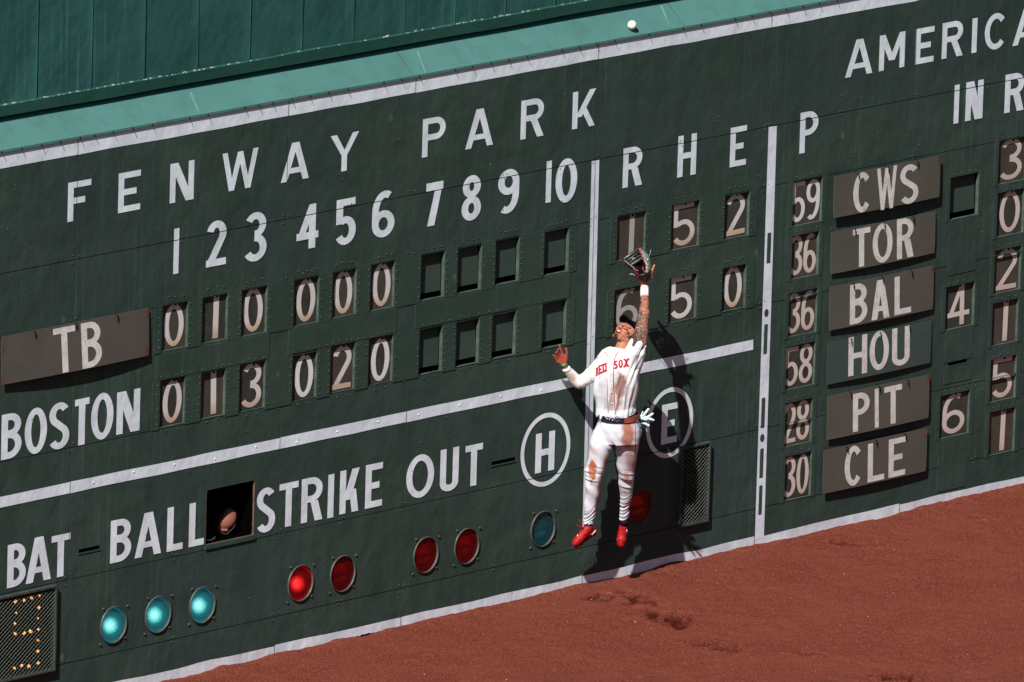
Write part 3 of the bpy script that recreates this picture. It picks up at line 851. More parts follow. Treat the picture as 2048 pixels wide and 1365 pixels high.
# ---- number plates in the openings
cnt = {}
def numplate(o_):
    x0, x1, z0, z1, k, row, note = (o_[c] for c in ('x0', 'x1', 'z0', 'z1', 'kind', 'row', 'note'))
    w, h = x1 - x0, z1 - z0
    ROWN = {'TB': 'TB row', 'BOSTON': 'BOSTON row'}
    if k == ' ':
        if row == 'IN': lab = 'blank green plate in the empty opening right of the CWS sign'
        else: lab = 'blank green plate in the %s inning opening of the %s' % (ORD[note], ROWN[row])
        t = thing('blank_plate', lab, 'blank plate', ((x0 + x1) / 2, .05, z0 + .002), 'blank green plates in unused openings')
        mb = MB(); y = .036 + rnd.uniform(-.003, .005)
        mb.box(x0 - .03, x1 + .03, y, y + .006, z0 + .045, z1 + .04)
        o = obj('plate', mb, M['plate_green'], t)
        t.rotation_euler = (rnd.uniform(-.03, .02), rnd.uniform(-.012, .012), 0)
        return
    if row in ('TB', 'BOSTON'): lab = 'number plate with a white %s in the %s inning opening of the %s' % (k, ORD[note], ROWN[row]); grp = 'inning score plates'
    elif row[:2] == 'TB': lab = 'number plate with a white %s under the letter %s in the TB row' % (k, note); grp = 'runs hits errors plates'
    elif row[:6] == 'BOSTON': lab = 'number plate with a white %s under the letter %s in the BOSTON row' % (k, note); grp = 'runs hits errors plates'
    elif row == 'P': lab = 'two-digit pitcher plate reading %s just left of the %s sign' % (k, note); grp = 'pitcher number plates'
    elif row == 'IN': lab = 'number plate with a white %s in the opening right of the %s sign' % (k, note); grp = 'out of town score plates'
    else: lab = 'score plate with a white %s at the right edge, level with %s' % (k, note); grp = 'out of town score plates'
    y = .024
    t = thing('number_plate', lab, 'number plate', ((x0 + x1) / 2, y, z0 + .002), grp)
    mb = MB(); mb.box(x0 + .012, x1 + .012, y, y + .004, z0 + .004, z1 + .03)
    blackish = row in ('P', 'RR', 'IN')
    brown = (row in ('TB', 'BOSTON') and rnd.random() < .35) or (blackish and rnd.random() < .75) or row in ('TBR', 'BOSTONR', 'BOSTONH', 'TBH')
    obj('plate', mb, M['plate_brown'] if brown else M['plate_grey'], t)
    sh = y * 1.138
    mt = M['num_rust'] if row in ('TB', 'BOSTON') and k != '0' or (row == 'TB' and note < 3) or row[:2] == 'TB' or row == 'BOSTONE' else M['num_clean']
    if row in ('BOSTON',) and note in (0, 2): mt = M['num_rust']
    if row in ('BOSTONR', 'TBR'): mt = M['num_grey']
    if row in ('P', 'IN', 'RR') and not (row == 'P' and note in ('CWS',)): mt = M['num_pink']
    if len(k) == 1:
        dw = .75 * w if k != '1' else .062
        if k == '1': dx = x0 + w * .42 + sh
        else: dx = x0 + w * .09 + sh
        mb = MB(); paint_glyph(mb, k, dx, z0 + .045 * h, dw, h * .93, y - .001, .056 if k != '1' else .06, .040)
        obj('digit', mb, mt, t)
        hx = dx + dw * .55
        mb = MB(); mb.box(hx - .009, hx + .009, y - .006, y - .0015, z0 + h * .945, z0 + h * 1.0); mb.box(hx - .004, hx + .004, y - .010, y - .0062, z0 + h * .93, z0 + h * .96)
        obj('hook', mb, M['black'], t)
    else:
        for q, c in enumerate(k):
            mb = MB(); paint_glyph(mb, c, x0 + sh - .018 + q * w * .49, z0 + .06 * h, w * .46, h * .90, y - .001, .046, .036)
            obj('digit', mb, mt, t)
    t.rotation_euler = (rnd.uniform(-.02, .02), rnd.uniform(-.02, .02), 0)
for o_ in OP: numplate(o_)

# ---- hanging team signs
def sign(txt, lb, rt, letters, mat, off, lab, bow=.012, rusty=0, parts_tx=.066):
    Yf = -off
    x0, z0 = W(lb[0], lb[1], Yf); x1, z1 = W(rt[0], rt[1], Yf)
    t = thing('team_sign', lab, 'sign', ((x0 + x1) / 2, 0, z0), 'hanging team name plates')
    mb = MB(); n = 16
    # thin sheet hung from its top edge, the foot bows away from the wall
    def yy(f, g): return Yf - (1 - g) * bow * (.5 + math.sin(math.pi * f) * .9) 
    vs = []; rowsn = 5
    for sgn in (0, .004):
        for j in range(rowsn + 1):
            for i in range(n + 1):
                f, g = i / n, j / rowsn
                ex = .006 * (abs(j - rowsn / 2) > rowsn / 2 - .1) * (1 if i == 0 else -1 if i == n else 0)
                vs.append((x0 + (x1 - x0) * f + ex, yy(f, g) + sgn, z0 + (z1 - z0) * g))
    fs = []; st = (n + 1) * (rowsn + 1)
    for j in range(rowsn):
        for i in range(n):
            a = j * (n + 1) + i
            fs.append((a, a + 1, a + n + 2, a + n + 1)); fs.append((st + a, st + a + n + 1, st + a + n + 2, st + a + 1))
    ring_ = [i for i in range(n + 1)] + [(j + 1) * (n + 1) - 1 for j in range(1, rowsn + 1)] + [rowsn * (n + 1) + i for i in range(n - 1, -1, -1)] + [j * (n + 1) for j in range(rowsn - 1, 0, -1)]
    for q in range(len(ring_)):
        a, b = ring_[q], ring_[(q + 1) % len(ring_)]
        fs.append((b, a, st + a, st + b))
    mb.add(vs, fs)
    obj('plate', mb, mat, t, smooth=False)
    for ch, l2, r2 in letters:
        xa, za = W(l2[0], l2[1], Yf - .004); xb, zb = W(r2[0], r2[1], Yf - .004)
        g = MB(); paint_glyph(g, ch, xa, za, xb - xa, zb - za, 0, parts_tx * (.72 if ch == 'W' else 1), .047)
        g.v = [(v[0], yy(min(1, max(0, (v[0] - x0) / (x1 - x0))), min(1, max(0, (v[2] - z0) / (z1 - z0)))) - .0022, v[2]) for v in g.v]
        obj('letter', g, M['num_sign'], t)
    for f in (.22, .5, .78):
        hx = x0 + (x1 - x0) * f; hz = z1 - .045
        h = MB(); h.tube([(hx, .0, hz + .045), (hx, yy(f, 1) - .012, hz + .035), (hx + .002, yy(f, 1) - .014, hz - .008)], .004, 5)
        h.box(hx - .008, hx + .008, yy(f, 1) - .0012, yy(f, 1) - .0006, hz - .016, hz + .010)
        obj('hook', h, M['black'], t)
    if rusty:
        for (fx, fz, sx_, sz_) in ((.985, .90, .025, .05), (.985, .10, .03, .045), (.012, .82, .02, .07), (.012, .15, .02, .05))[:rusty]:
            g = MB(); cx = x0 + (x1 - x0) * fx; cz = z0 + (z1 - z0) * fz; k = 14; vs = []
            for i in range(k):
                a = 2 * math.pi * i / k; r = rnd.uniform(.55, 1.1)
                X = min(max(cx + sx_ * r * math.cos(a), x0 + .001), x1 - .001); Z = min(max(cz + sz_ * r * math.sin(a), z0 + .001), z1 - .001)
                vs.append((X, yy((X - x0) / (x1 - x0), (Z - z0) / (z1 - z0)) - .0015, Z))
            g.add(vs, [tuple(range(k))]); obj('rust_patch', g, M['rust'], t)
    return t
m, nt, bs = base_mat('sign_letter_paint')
col = mix(nt, ramp(nt, noise(nt, (1, 1, 1), 14, 5, .6), .4, .66), (.66, .65, .67, 1), (.54, .50, .50, 1))
col = mix(nt, ramp(nt, noise(nt, (1, 1, 1), 34, 4, .6), .62, .72), col, (.30, .24, .21, 1))
nt.links.new(col, bs.inputs['Base Color']); bs.inputs['Roughness'].default_value = .5
M['num_sign'] = m
def sign_plate(name, c1, c2, c3):
    m, nt, bs = base_mat(name)
    col = mix(nt, ramp(nt, noise(nt, (1, 1, 1), 3, 5, .6), .35, .65), c1, c2)
    col = mix(nt, math_n(nt, 'MULTIPLY', ramp(nt, noise(nt, (1.6, 1, 5), 5, 5, .6), .55, .72), .5), col, c3)
    v = N(nt, 'ShaderNodeTexVoronoi'); v.inputs['Scale'].default_value = 9
    nt.links.new(pos_scaled(nt, (1, .2, 1)), v.inputs['Vector'])
    col = mix(nt, math_n(nt, 'MULTIPLY', ramp(nt, v.outputs['Distance'], .05, .12, (1, 1, 1, 1), (0, 0, 0, 1)), .4), col, (.03, .03, .028, 1))
    nt.links.new(col, bs.inputs['Base Color']); bs.inputs['Roughness'].default_value = .5
    bump(nt, bs, noise(nt, (1, 1, 1), 5, 3), .3, .01)
    return m
M['sign_brown'] = sign_plate('faded_purple_brown_sign_sheet', (.072, .066, .062, 1), (.086, .076, .070, 1), (.105, .075, .062, 1))
M['sign_olive'] = sign_plate('faded_olive_brown_sign_sheet', (.072, .076, .065, 1), (.086, .082, .072, 1), (.110, .078, .060, 1))
M['sign_teal'] = sign_plate('fresh_dark_green_sign_sheet', (.038, .064, .062, 1), (.043, .072, .068, 1), (.035, .060, .058, 1))
SG = [('TB', (1, 770), (298, 616), [('T', (103.9, 748.4), (149.5, 650.3)), ('B', (159.4, 737.5), (201.6, 639.8))], 'sign_brown', .020, 'long brown sign reading TB with rusty corners, hung at the left edge above BOSTON', .024, 4),
      ('CWS', (1665.8, 436.8), (1881.2, 311.7), [('C', (1704.5, 428.6), (1743.4, 341.1)), ('W', (1751.4, 422, 1), (1794.5, 330.5, 1)), ('S', (1797.4, 411.5), (1837.8, 325.7))], 'sign_olive', .036, 'olive brown hanging sign reading CWS, topmost of its column', .010, 1),
      ('TOR', (1659.7, 549), (1871.6, 423), [('T', (1703.4, 536.8), (1741, 453.4)), ('O', (1742.7, 529.3), (1785.5, 443)), ('R', (1791.3, 519.4), (1828.2, 433))], 'sign_olive', .016, 'olive brown hanging sign reading TOR, between CWS and BAL', .012, 0),
      ('BAL', (1656.6, 661.9), (1868.2, 531.3), [('B', (1697.6, 650), (1735, 563.8)), ('A', (1740.3, 641.4), (1779.3, 556.6)), ('L', (1786.5, 631.1), (1823, 548))], 'sign_olive', .017, 'pitted brown hanging sign reading BAL with rust runs, between TOR and HOU', .012, 1),
      ('HOU', (1652.2, 770.2), (1863.4, 641.4), [('H', (1694.9, 753.5), (1734.9, 668)), ('O', (1736.9, 744.2), (1778.6, 657.8)), ('U', (1782, 734.7), (1820.3, 651))], 'sign_teal', .013, 'dark green hanging sign reading HOU, the only green one of its column', .010, 0),
      ('PIT', (1652.2, 880.6), (1859.6, 749), [('P', (1703.4, 864.6), (1739.3, 781.8)), ('I', (1746.8, 856), (1757.4, 777)), ('T', (1766, 851.2), (1804.2, 767.8))], 'sign_olive', .022, 'olive brown hanging sign reading PIT, between HOU and CLE', .013, 1),
      ('CLE', (1644.7, 988.5), (1854.8, 856), [('C', (1687.4, 975.5), (1726.3, 888.1)), ('L', (1733.5, 965.6), (1769.4, 881.6)), ('E', (1775.2, 956.4), (1811.7, 872.7))], 'sign_olive', .028, 'olive brown hanging sign reading CLE, lowest of its column', .008, 1)]
for s in SG: sign(s[0], s[1], s[2], s[3], M[s[4]], s[5], s[6], bow=s[7], rusty=s[8])

# closed flaps beside TOR and HOU (fixed parts of the wall)
for a, b in (((1894, 552), (1954, 455)), ((1886.5, 770), (1945, 655)), ((1874, 985), (1934, 893))):
    x0, z0 = W(*a); x1, z1 = W(*b)
    hs = [s for s in slot_r if s[0] < x1 and s[1] > x0 and s[2] < z1 and s[3] > z0]
    zz = [z0] + [v for s in hs for v in (s[2] - .013, s[3] + .002)] + [z1]
    for k in range(0, len(zz), 2):
        mb = MB(); mb.box(x0, x1, -.003, 0, zz[k], zz[k + 1], skip=('k',)); obj('cover_plate', mb, M['green'], wall)

# ---- signal lamps
def lamp_mats(name, base, glow, lit):
    m, nt, bs = base_mat(name)                      # coloured reflector bowl
    n = noise(nt, (1, 1, 1), 90, 3, .6)
    nt.links.new(mix(nt, ramp(nt, n, .4, .6), base, tuple(c * .75 for c in base[:3]) + (1,)), bs.inputs['Base Color'])
    bs.inputs['Metallic'].default_value = .75; bs.inputs['Roughness'].default_value = .19
    bump(nt, bs, noise(nt, (1, 1, 1), 130, 2), .15, .002)
    if lit:
        tc = nt.nodes.new('ShaderNodeTexCoord')
        mp = nt.nodes.new('ShaderNodeMapping'); mp.inputs['Location'].default_value = (-.066, -.099, .033)
        nt.links.new(tc.outputs['Object'], mp.inputs[0])
        ln = nt.nodes.new('ShaderNodeVectorMath'); ln.operation = 'LENGTH'; nt.links.new(mp.outputs[0], ln.inputs[0])
        d = math_n(nt, 'ADD', ln.outputs['Value'], math_n(nt, 'MULTIPLY', noise(nt, (1, 1, 1), 120, 2, .7), .045))
        r = nt.nodes.new('ShaderNodeValToRGB')
        e = r.color_ramp.elements
        e[0].position = .045; e[0].color = glow[0]
        e[1].position = .17; e[1].color = (0, 0, 0, 1)
        q = e.new(.064); q.color = glow[1]
        q = e.new(.095); q.color = glow[2]
        nt.links.new(d, r.inputs[0])
        nt.links.new(r.outputs[0], bs.inputs['Emission Color'])
        bs.inputs['Emission Strength'].default_value = lit
    return m
LM = {('g', 1): lamp_mats('green_lamp_lit', (.008, .13, .17, 1), [(.45, 1.0, .95, 1), (.16, .80, .78, 1), (.010, .13, .15, 1)], 1.1),
      ('g', 0): lamp_mats('green_lamp_unlit', (.03, .40, .46, 1), None, 0),
      ('r', 1): lamp_mats('red_lamp_lit', (.34, .006, .008, 1), [(1.0, .05, .04, 1), (.75, .01, .012, 1), (.06, .001, .002, 1)], 1.2),
      ('r', 0): lamp_mats('red_lamp_unlit', (.75, .012, .016, 1), None, 0)}
def lens_mat(name, dcol):
    gm_, nt, bs = base_mat(name)
    tr0 = nt.nodes.new('ShaderNodeBsdfTransparent'); df = nt.nodes.new('ShaderNodeBsdfDiffuse'); tr = nt.nodes.new('ShaderNodeMixShader')
    n_ = noise(nt, (1, 1, 1), 70, 4, .7)
    nt.links.new(mix(nt, ramp(nt, n_, .35, .65), tuple(c_ * .6 for c_ in dcol[:3]) + (1,), dcol), df.inputs['Color']); tr.inputs[0].default_value = .30
    nt.links.new(tr0.outputs[0], tr.inputs[1]); nt.links.new(df.outputs[0], tr.inputs[2])
    gl = nt.nodes.new('ShaderNodeBsdfGlossy'); gl.inputs['Roughness'].default_value = .12
    fr = nt.nodes.new('ShaderNodeFresnel'); fr.inputs['IOR'].default_value = 1.35
    mx = nt.nodes.new('ShaderNodeMixShader'); nt.links.new(fr.outputs[0], mx.inputs[0]); nt.links.new(tr.outputs[0], mx.inputs[1]); nt.links.new(gl.outputs[0], mx.inputs[2])
    nt.links.new(mx.outputs[0], nt.nodes['Material Output'].inputs[0])
    v_ = N(nt, 'ShaderNodeTexVoronoi'); v_.inputs['Scale'].default_value = 110; nt.links.new(pos_scaled(nt, (1, 1, 1)), v_.inputs['Vector'])
    bp_ = nt.nodes.new('ShaderNodeBump'); bp_.inputs['Strength'].default_value = .5; bp_.inputs['Distance'].default_value = .002; nt.links.new(v_.outputs['Distance'], bp_.inputs['Height']); nt.links.new(bp_.outputs[0], df.inputs['Normal']); nt.links.new(bp_.outputs[0], gl.inputs['Normal'])
    return gm_
LENS = {'g': lens_mat('green_ribbed_lens', (.008, .17, .22, 1)), 'r': lens_mat('red_ribbed_lens', (.24, .003, .007, 1))}
LLAB = ['lit green signal lamp under BALL, leftmost of the three', 'lit green signal lamp under BALL, middle of the three', 'lit green signal lamp under BALL, rightmost of the three',
        'lit red signal lamp under STRIKE, left of the pair', 'unlit red signal lamp under STRIKE, right of the pair', 'unlit red signal lamp under OUT, left of the pair', 'unlit red signal lamp under OUT, right of the pair',
        'unlit green signal lamp under the circled H', 'unlit red signal lamp under the circled E, in the shadow of the jumping player']
for (px, py, c, lit), lab in zip(LAMPS, LLAB):
    x, z = W(px, py)
    t = thing('signal_lamp', lab, 'lamp', (x, 0, z), 'round signal lamps of the count')
    mb = MB(); n, k = 40, 9; vs = []
    for j in range(k):
        ph = (math.pi / 2) * j / k
        for i in range(n):
            a = 2 * math.pi * i / n; vs.append((x + LR * math.cos(ph) * math.cos(a), .010 + LR * .70 * math.sin(ph), z + LR * math.cos(ph) * math.sin(a)))
    vs.append((x, .010 + LR * .70, z))
    fs = [(j * n + i, (j + 1) * n + i, (j + 1) * n + (i + 1) % n, j * n + (i + 1) % n) for j in range(k - 1) for i in range(n)] + [((k - 1) * n + i, len(vs) - 1, (k - 1) * n + (i + 1) % n) for i in range(n)]
    mb.add(vs, fs)
    obj('reflector', mb, LM[(c, lit)], t, smooth=True)
    # lens pane
    mb = MB(); mb.add([(x + LR * .99 * math.cos(2 * math.pi * i / n), .006, z + LR * .99 * math.sin(2 * math.pi * i / n)) for i in range(n)], [tuple(range(n))]); obj('lens', mb, LENS[c], t)
    # rim ring and square hole collar
    mb = MB(); vs = []; prof = [(LR * 1.0, .012), (LR * .99, -.008), (LR * 1.01, -.014), (LR * 1.035, -.008), (LR * 1.035, .012)]
    for r, y in prof:
        for i in range(n):
            a = 2 * math.pi * i / n; vs.append((x + r * math.cos(a), y, z + r * math.sin(a)))
    mb.add(vs, [(j * n + i, j * n + (i + 1) % n, (j + 1) * n + (i + 1) % n, (j + 1) * n + i) for j in range(len(prof) - 1) for i in range(n)])
    obj('rim', mb, M['rim'], t, smooth=True)
    mb = MB(); vs = []; hw = LR * 1.02 + .012
    for i in range(n):
        a = 2 * math.pi * i / n; ca, sa = math.cos(a), math.sin(a); q = hw / max(abs(ca), abs(sa)); vs += [(x + LR * 1.03 * ca, -.001, z + LR * 1.03 * sa), (x + q * ca, -.001, z + q * sa)]
    mb.add(vs, [(2 * i, 2 * i + 1, (2 * i + 3) % (2 * n), (2 * i + 2) % (2 * n)) for i in range(n)]); obj('collar', mb, M['green'], t)
    for sx_, sz_ in ((-.7, .86), (.92, .75), (-.86, -.80), (.80, -.74)):
        mb = MB(); mb.dome((x + sx_ * LR * 1.18, -.001, z + sz_ * LR * 1.18), .0105, .013, 8); obj('bolt', mb, M['iron'], t, smooth=True)

# ---- mesh covered bulb displays
amber, nt, bs = base_mat('lit_amber_bulb')
bs.inputs['Base Color'].default_value = (.9, .5, .2, 1); bs.inputs['Emission Color'].default_value = (1, .36, .10, 1); bs.inputs['Emission Strength'].default_value = 1.25
dull = simple('unlit_bulb_glass', (.05, .03, .025, 1), .2)
M['meshmetal'] = simple('expanded_mesh_metal', (.095, .115, .10, 1), .5, .1, var=.3, sc=40)
def display(g, lab, lit_px):
    x0, x1, z0, z1 = g
    t = thing('bulb_display', lab, 'display', ((x0 + x1) / 2, 0, z0), 'mesh covered bulb number displays')
    fd = -.035
    mb = MB(); fw = .016
    mb.box(x0, x1, fd, 0, z1 - fw, z1); mb.box(x0, x1, fd, 0, z0, z0 + fw); mb.box(x0, x0 + fw, fd, 0, z0 + fw, z1 - fw); mb.box(x1 - fw, x1, fd, 0, z0 + fw, z1 - fw)
    obj('frame', mb, M['iron'], t)
    b = cavity('housing', x0 + .03, x1 - .03, z0 + .03, z1 - .03, .10, [M['black'], M['black']], t)
    # diamond mesh
    mb = MB(); pitch_x, pitch_z = .050, .034; xa, xb, za, zb = x0 + fw, x1 - fw, z0 + fw, z1 - fw; sl = pitch_z / pitch_x
    H = zb - za; Wd = xb - xa; wv = .0022
    for sgn in (1, -1):
        c = -Wd * sl if sgn > 0 else 0
        top = H if sgn > 0 else H + Wd * sl
        while c < top:
            # line z = c + sgn*sl*x within the rectangle
            pts = []
            xs_ = sorted([0, Wd] + [min(max((v - c) / (sgn * sl), 0), Wd) for v in (0, H)])
            inside = [xx for xx in xs_ if -1e-6 <= c + sgn * sl * xx <= H + 1e-6]
            if len(inside) >= 2 and inside[-1] - inside[0] > .01:
                a, e = inside[0], inside[-1]
                A = (xa + a, za + c + sgn * sl * a); B = (xa + e, za + c + sgn * sl * e)
                y = fd + .006 + (.004 if sgn > 0 else .0085)
                mb.add([(A[0], y, A[1] - wv), (B[0], y, B[1] - wv), (B[0], y, B[1] + wv), (A[0], y, A[1] + wv), (A[0], y + .004, A[1] - wv), (B[0], y + .004, B[1] - wv), (B[0], y + .004, B[1] + wv), (A[0], y + .004, A[1] + wv)],
                       [(0, 1, 2, 3), (7, 6, 5, 4), (0, 4, 5, 1), (3, 2, 6, 7)])
            c += pitch_z * 1.0
    mo = obj('wire_mesh', mb, M['meshmetal'], t, kind='stuff')
    for px, py in lit_px:
        x, z = W(px, py, .05); mb = MB(); mb.sphere((x, .05, z), rnd.uniform(.008, .0145), 10, 7); obj('lit_bulb', mb, amber, t, smooth=True)
    if not lit_px:
        for i in range(3):
            for j in range(6):
                mb = MB(); mb.sphere((x0 + .10 + i * (x1 - x0 - .2) / 2, .06, z0 + .10 + j * (z1 - z0 - .2) / 5), .016, 8, 6); obj('dark_bulb', mb, dull, t, smooth=True)
lp = [(208, 290), (325, 275), (418, 243), (527, 215), (515, 372), (510, 513), (508, 660), (508, 805), (505, 955), (508, 1105), (385, 1155), (290, 1145), (190, 1178), (212, 440), (203, 585), (200, 720), (322, 712), (408, 687)]
display(GR1, 'amber bulb display behind diamond mesh under BAT, cut by the left edge', [(x / 6.66, 1160 + y / 6.66) for x, y in lp])
display(GR2, 'dark unlit bulb display behind diamond mesh right of the player', [])

# ---- hatch with its dark room
fr_ = cavity('hatch_frame', hx0 + E_, hx1 - E_, hz0 + E_, hz1 - E_, .018, [M['wood'], M['black']], wall, lip=.0179)
# open the back of the frame into the room
me = fr_.data; bm = bmesh.new(); bm.from_mesh(me); bm.faces.ensure_lookup_table()
bmesh.ops.delete(bm, geom=[f for f in bm.faces if abs(f.normal.y) > .9], context='FACES'); bm.to_mesh(me); bm.free()
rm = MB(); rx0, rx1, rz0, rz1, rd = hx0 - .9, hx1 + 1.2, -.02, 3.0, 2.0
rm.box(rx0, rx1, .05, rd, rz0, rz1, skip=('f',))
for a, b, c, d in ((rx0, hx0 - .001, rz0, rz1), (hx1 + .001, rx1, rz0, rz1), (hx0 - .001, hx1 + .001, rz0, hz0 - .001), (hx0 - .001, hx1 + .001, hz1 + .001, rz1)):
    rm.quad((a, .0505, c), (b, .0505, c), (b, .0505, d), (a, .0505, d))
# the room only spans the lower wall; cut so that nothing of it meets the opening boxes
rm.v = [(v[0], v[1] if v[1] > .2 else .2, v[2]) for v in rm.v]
obj('inner_room', rm, M['black'], wall)  # the room's darkness is painted on its walls as black
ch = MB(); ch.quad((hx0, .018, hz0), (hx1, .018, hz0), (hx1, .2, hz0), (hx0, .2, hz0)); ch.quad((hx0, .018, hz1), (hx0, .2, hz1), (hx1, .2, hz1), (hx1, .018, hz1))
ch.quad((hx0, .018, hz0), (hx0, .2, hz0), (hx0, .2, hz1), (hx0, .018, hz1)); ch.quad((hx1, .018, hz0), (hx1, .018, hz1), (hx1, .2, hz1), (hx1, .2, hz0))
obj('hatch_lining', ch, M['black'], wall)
mb = MB(); mb.box(hx0 - .01, hx1 + .01, -.012, -.001, hz0 - .035, hz0 - .002); obj('hatch_sill', mb, M['green_trim'], wall)

# ------------------------------------------------------------------ sloping ledge and upper wall
zE = Z_TOPSTRIPE + .043          # lower front edge of the ledge
OV = -.016
LD, LH = .19, .165
upper = thing('upper_wall', 'teal green panelled upper wall above the sloping ledge', 'wall', (0, .17, zE))
cuts = [X0, W(-200, 260)[0], W(826, 90)[0], W(1360, 8)[0] + .05, X1]
for a, b in zip(cuts[:-1], cuts[1:]):
    mb = MB(); n = 20
    vs = []
    for i in range(n + 1):
        xx = a + .002 + (b - a - .004) * i / n; dz = (vnoise(np.array([xx * 1.7]), np.array([2.2]), 21)[0] - .5) * .006
        vs += [(xx, OV, zE + dz), (xx, OV + .42, zE + .42 * LH / LD + dz), (xx, OV, zE - .020 + dz), (xx, OV + .02, zE - .020 + dz)]
    fs = []
    for i in range(n):
        q = 4 * i; p = q + 4
        fs += [(q, p, p + 1, q + 1), (q + 2, p + 2, p, q), (q + 3, p + 3, p + 2, q + 2)]
    mb.add(vs, fs); obj('sloping_ledge', mb, M['ledge'], upper)
nails = MB()
x = -6.4
while x < 3.9:
    nails.dome((x, OV - .0, zE - .012), .006, .006, 5)
    nails.tube([(x, OV - .002, zE - .006), (x + .004, OV - .012, zE - .030)], .003, 4)
    x += rnd.choice((.21, .21, .22, .42, .16))
obj('ledge_nails', nails, M['black'], upper, kind='stuff')
# pale run marks on the ledge
for px, py, qx, qy in ((835, 104, 851, 147), (1322, 12, 1340, 55), (380, 185, 398, 226)):
    def on_ledge(px, py):
        # intersect the view line with the ledge plane
        d = ray(px, py); nrm = Vector((0, -LH, LD)).normalized(); p0 = Vector((0, OV, zE))
        t = (p0 - CAM).dot(nrm) / d.dot(nrm); return CAM + d * t + nrm * .002
    a, b = on_ledge(px, py), on_ledge(qx, qy)
    w_ = Vector((.014, 0, 0)); mb = MB(); mb.quad(b - w_ * .5, b + w_ * .5, a + w_, a - w_); obj('pale_run_mark', mb, simple('faded_run', (.105, .245, .215, 1), .6, var=.2), upper)
YU = .157; zL = zE + (YU - OV) * LH / LD      # ledge height under the lip
lipb = zL + .066
liph = .088
M['teal_lip'] = wall_paint('teal_lip_paint', (.020, .076, .064, 1), (.028, .098, .084, 1), .1, dent=.3, spots=False)
xs_up = [W(px, 40, YU)[0] for px in (76, 185, 291, 397, 501, 605, 708, 809, 910, 1010, 1109)]
dxu = (xs_up[-1] - xs_up[0]) / 10
xs_all = [xs_up[0] - dxu * k for k in range(11, 0, -1)] + xs_up + [xs_up[-1] + dxu * k for k in range(1, 12)]
xs_all = [v for v in xs_all if X0 - .5 < v < X1 + .5]
for a, b in zip(xs_all[:-1], xs_all[1:]):
    mb = MB(); nx_, nz_ = 12, 40; zt = lipb + 9
    zz = np.concatenate([np.linspace(lipb + liph - .01, lipb + 2.2, 30), np.linspace(lipb + 2.4, zt, 12)])
    vs = []
    sd = rnd.random() * 50
    for zq in zz:
        for i in range(nx_ + 1):
            f = i / nx_; xx = a + (b - a) * f
            e = max(0, 1 - min(f, 1 - f) * 14)
            y = YU + .006 + (vnoise(np.array([xx * 3 + sd]), np.array([zq * 2.3]), 31)[0] - .5) * .012 - .006 * (f > .985 or f < .0)
            vs.append((xx - (.0015 if i == nx_ else 0) + (.0015 if i == 0 else 0), y, zq))
    k = nx_ + 1
    mb.add(vs, [(j * k + i, j * k + i + 1, (j + 1) * k + i + 1, (j + 1) * k + i) for j in range(len(zz) - 1) for i in range(nx_)])
    obj('wall_sheet', mb, M['teal'], upper, smooth=True)
    mb = MB(); mb.box(b - .0022, b + .0022, YU - .002, YU + .012, lipb + liph, zt); obj('seam_batten', mb, M['teal'], upper)
lipx = [X0, xs_up[3] - .08, X1]
for a, b in zip(lipx[:-1], lipx[1:]):
    mb = MB(); n = 60; vs = []
    for i in range(n + 1):
        xx = a + .001 + (b - a - .002) * i / n
        d1 = (vnoise(np.array([xx * 2.1]), np.array([.5]), 41)[0] - .5) * .012; d2 = (vnoise(np.array([xx * 1.3]), np.array([4.5]), 42)[0] - .5) * .014
        vs += [(xx, YU + .01, lipb + liph + .008 + d1), (xx, YU - .012, lipb + liph + d1), (xx, YU - .004, lipb + d2), (xx, YU + .10, lipb + .004 + d2)]
    fs = []
    for i in range(n):
        q = 4 * i; p = q + 4
        fs += [(q + 1, p + 1, p, q), (q + 2, p + 2, p + 1, q + 1), (q + 3, p + 3, p + 2, q + 2)]
    mb.add(vs, fs); obj('bottom_flashing', mb, M['teal_lip'], upper)
mb = MB(); mb.quad((X0, YU + .10, zE), (X1, YU + .10, zE), (X1, YU + .10, lipb + .3), (X0, YU + .10, lipb + .3)); obj('gap_shade_backing', mb, M['black'], upper)  # black sheet paints in the shade under the lip
crumbs = MB()
for i in range(160):
    x = rnd.uniform(-6.3, 4.2); r = rnd.uniform(.003, .011)
    crumbs.box(x - r, x + r, YU - .010, YU + .004, lipb + liph - .001, lipb + liph + r * rnd.uniform(.4, 1.1))
obj('flaked_paint', crumbs, simple('flaked_paint', (.34, .40, .37, 1), .8, var=.4, sc=30), upper, kind='stuff')

# ------------------------------------------------------------------ stands across the field, unseen; added to block low sky and deepen shadows
gs = MB()
line = [(-165, 10), (-120, -30), (-82, -64), (-40, -98), (10, -118), (70, -112), (130, -70)]
prof = [(-30, .8), (-30, 2.5)] + [v for k in range(15) for v in ((-29 + k * 2.2, 2.5 + k * .62), (-29 + (k + 1) * 2.2, 2.5 + k * .62))] + [(5, 11.5)] + [v for k in range(16) for v in ((16 + k * 1.6, 12.0 + k * 1.35), (16 + (k + 1) * 1.6, 12.0 + k * 1.35))] + [(43, 34), (43, 46), (30, 47), (30, 47.6), (46, 47), (46, 0)]
nv = len(prof); vs = []
for (x, y) in line:
    p = Vector((x, y)); d = (p - Vector((5, 0))).normalized()
    for s, z in prof: vs.append((x + d.x * s, y + d.y * s, z))
gs.add(vs, [(i * nv + k, i * nv + k + 1, (i + 1) * nv + k + 1, (i + 1) * nv + k) for i in range(len(line) - 1) for k in range(nv - 1)])
obj('unseen_sky_block_stand', gs, simple('dark_green_seating', (.035, .045, .040, 1), .8, var=.5, sc=2), kind='structure')

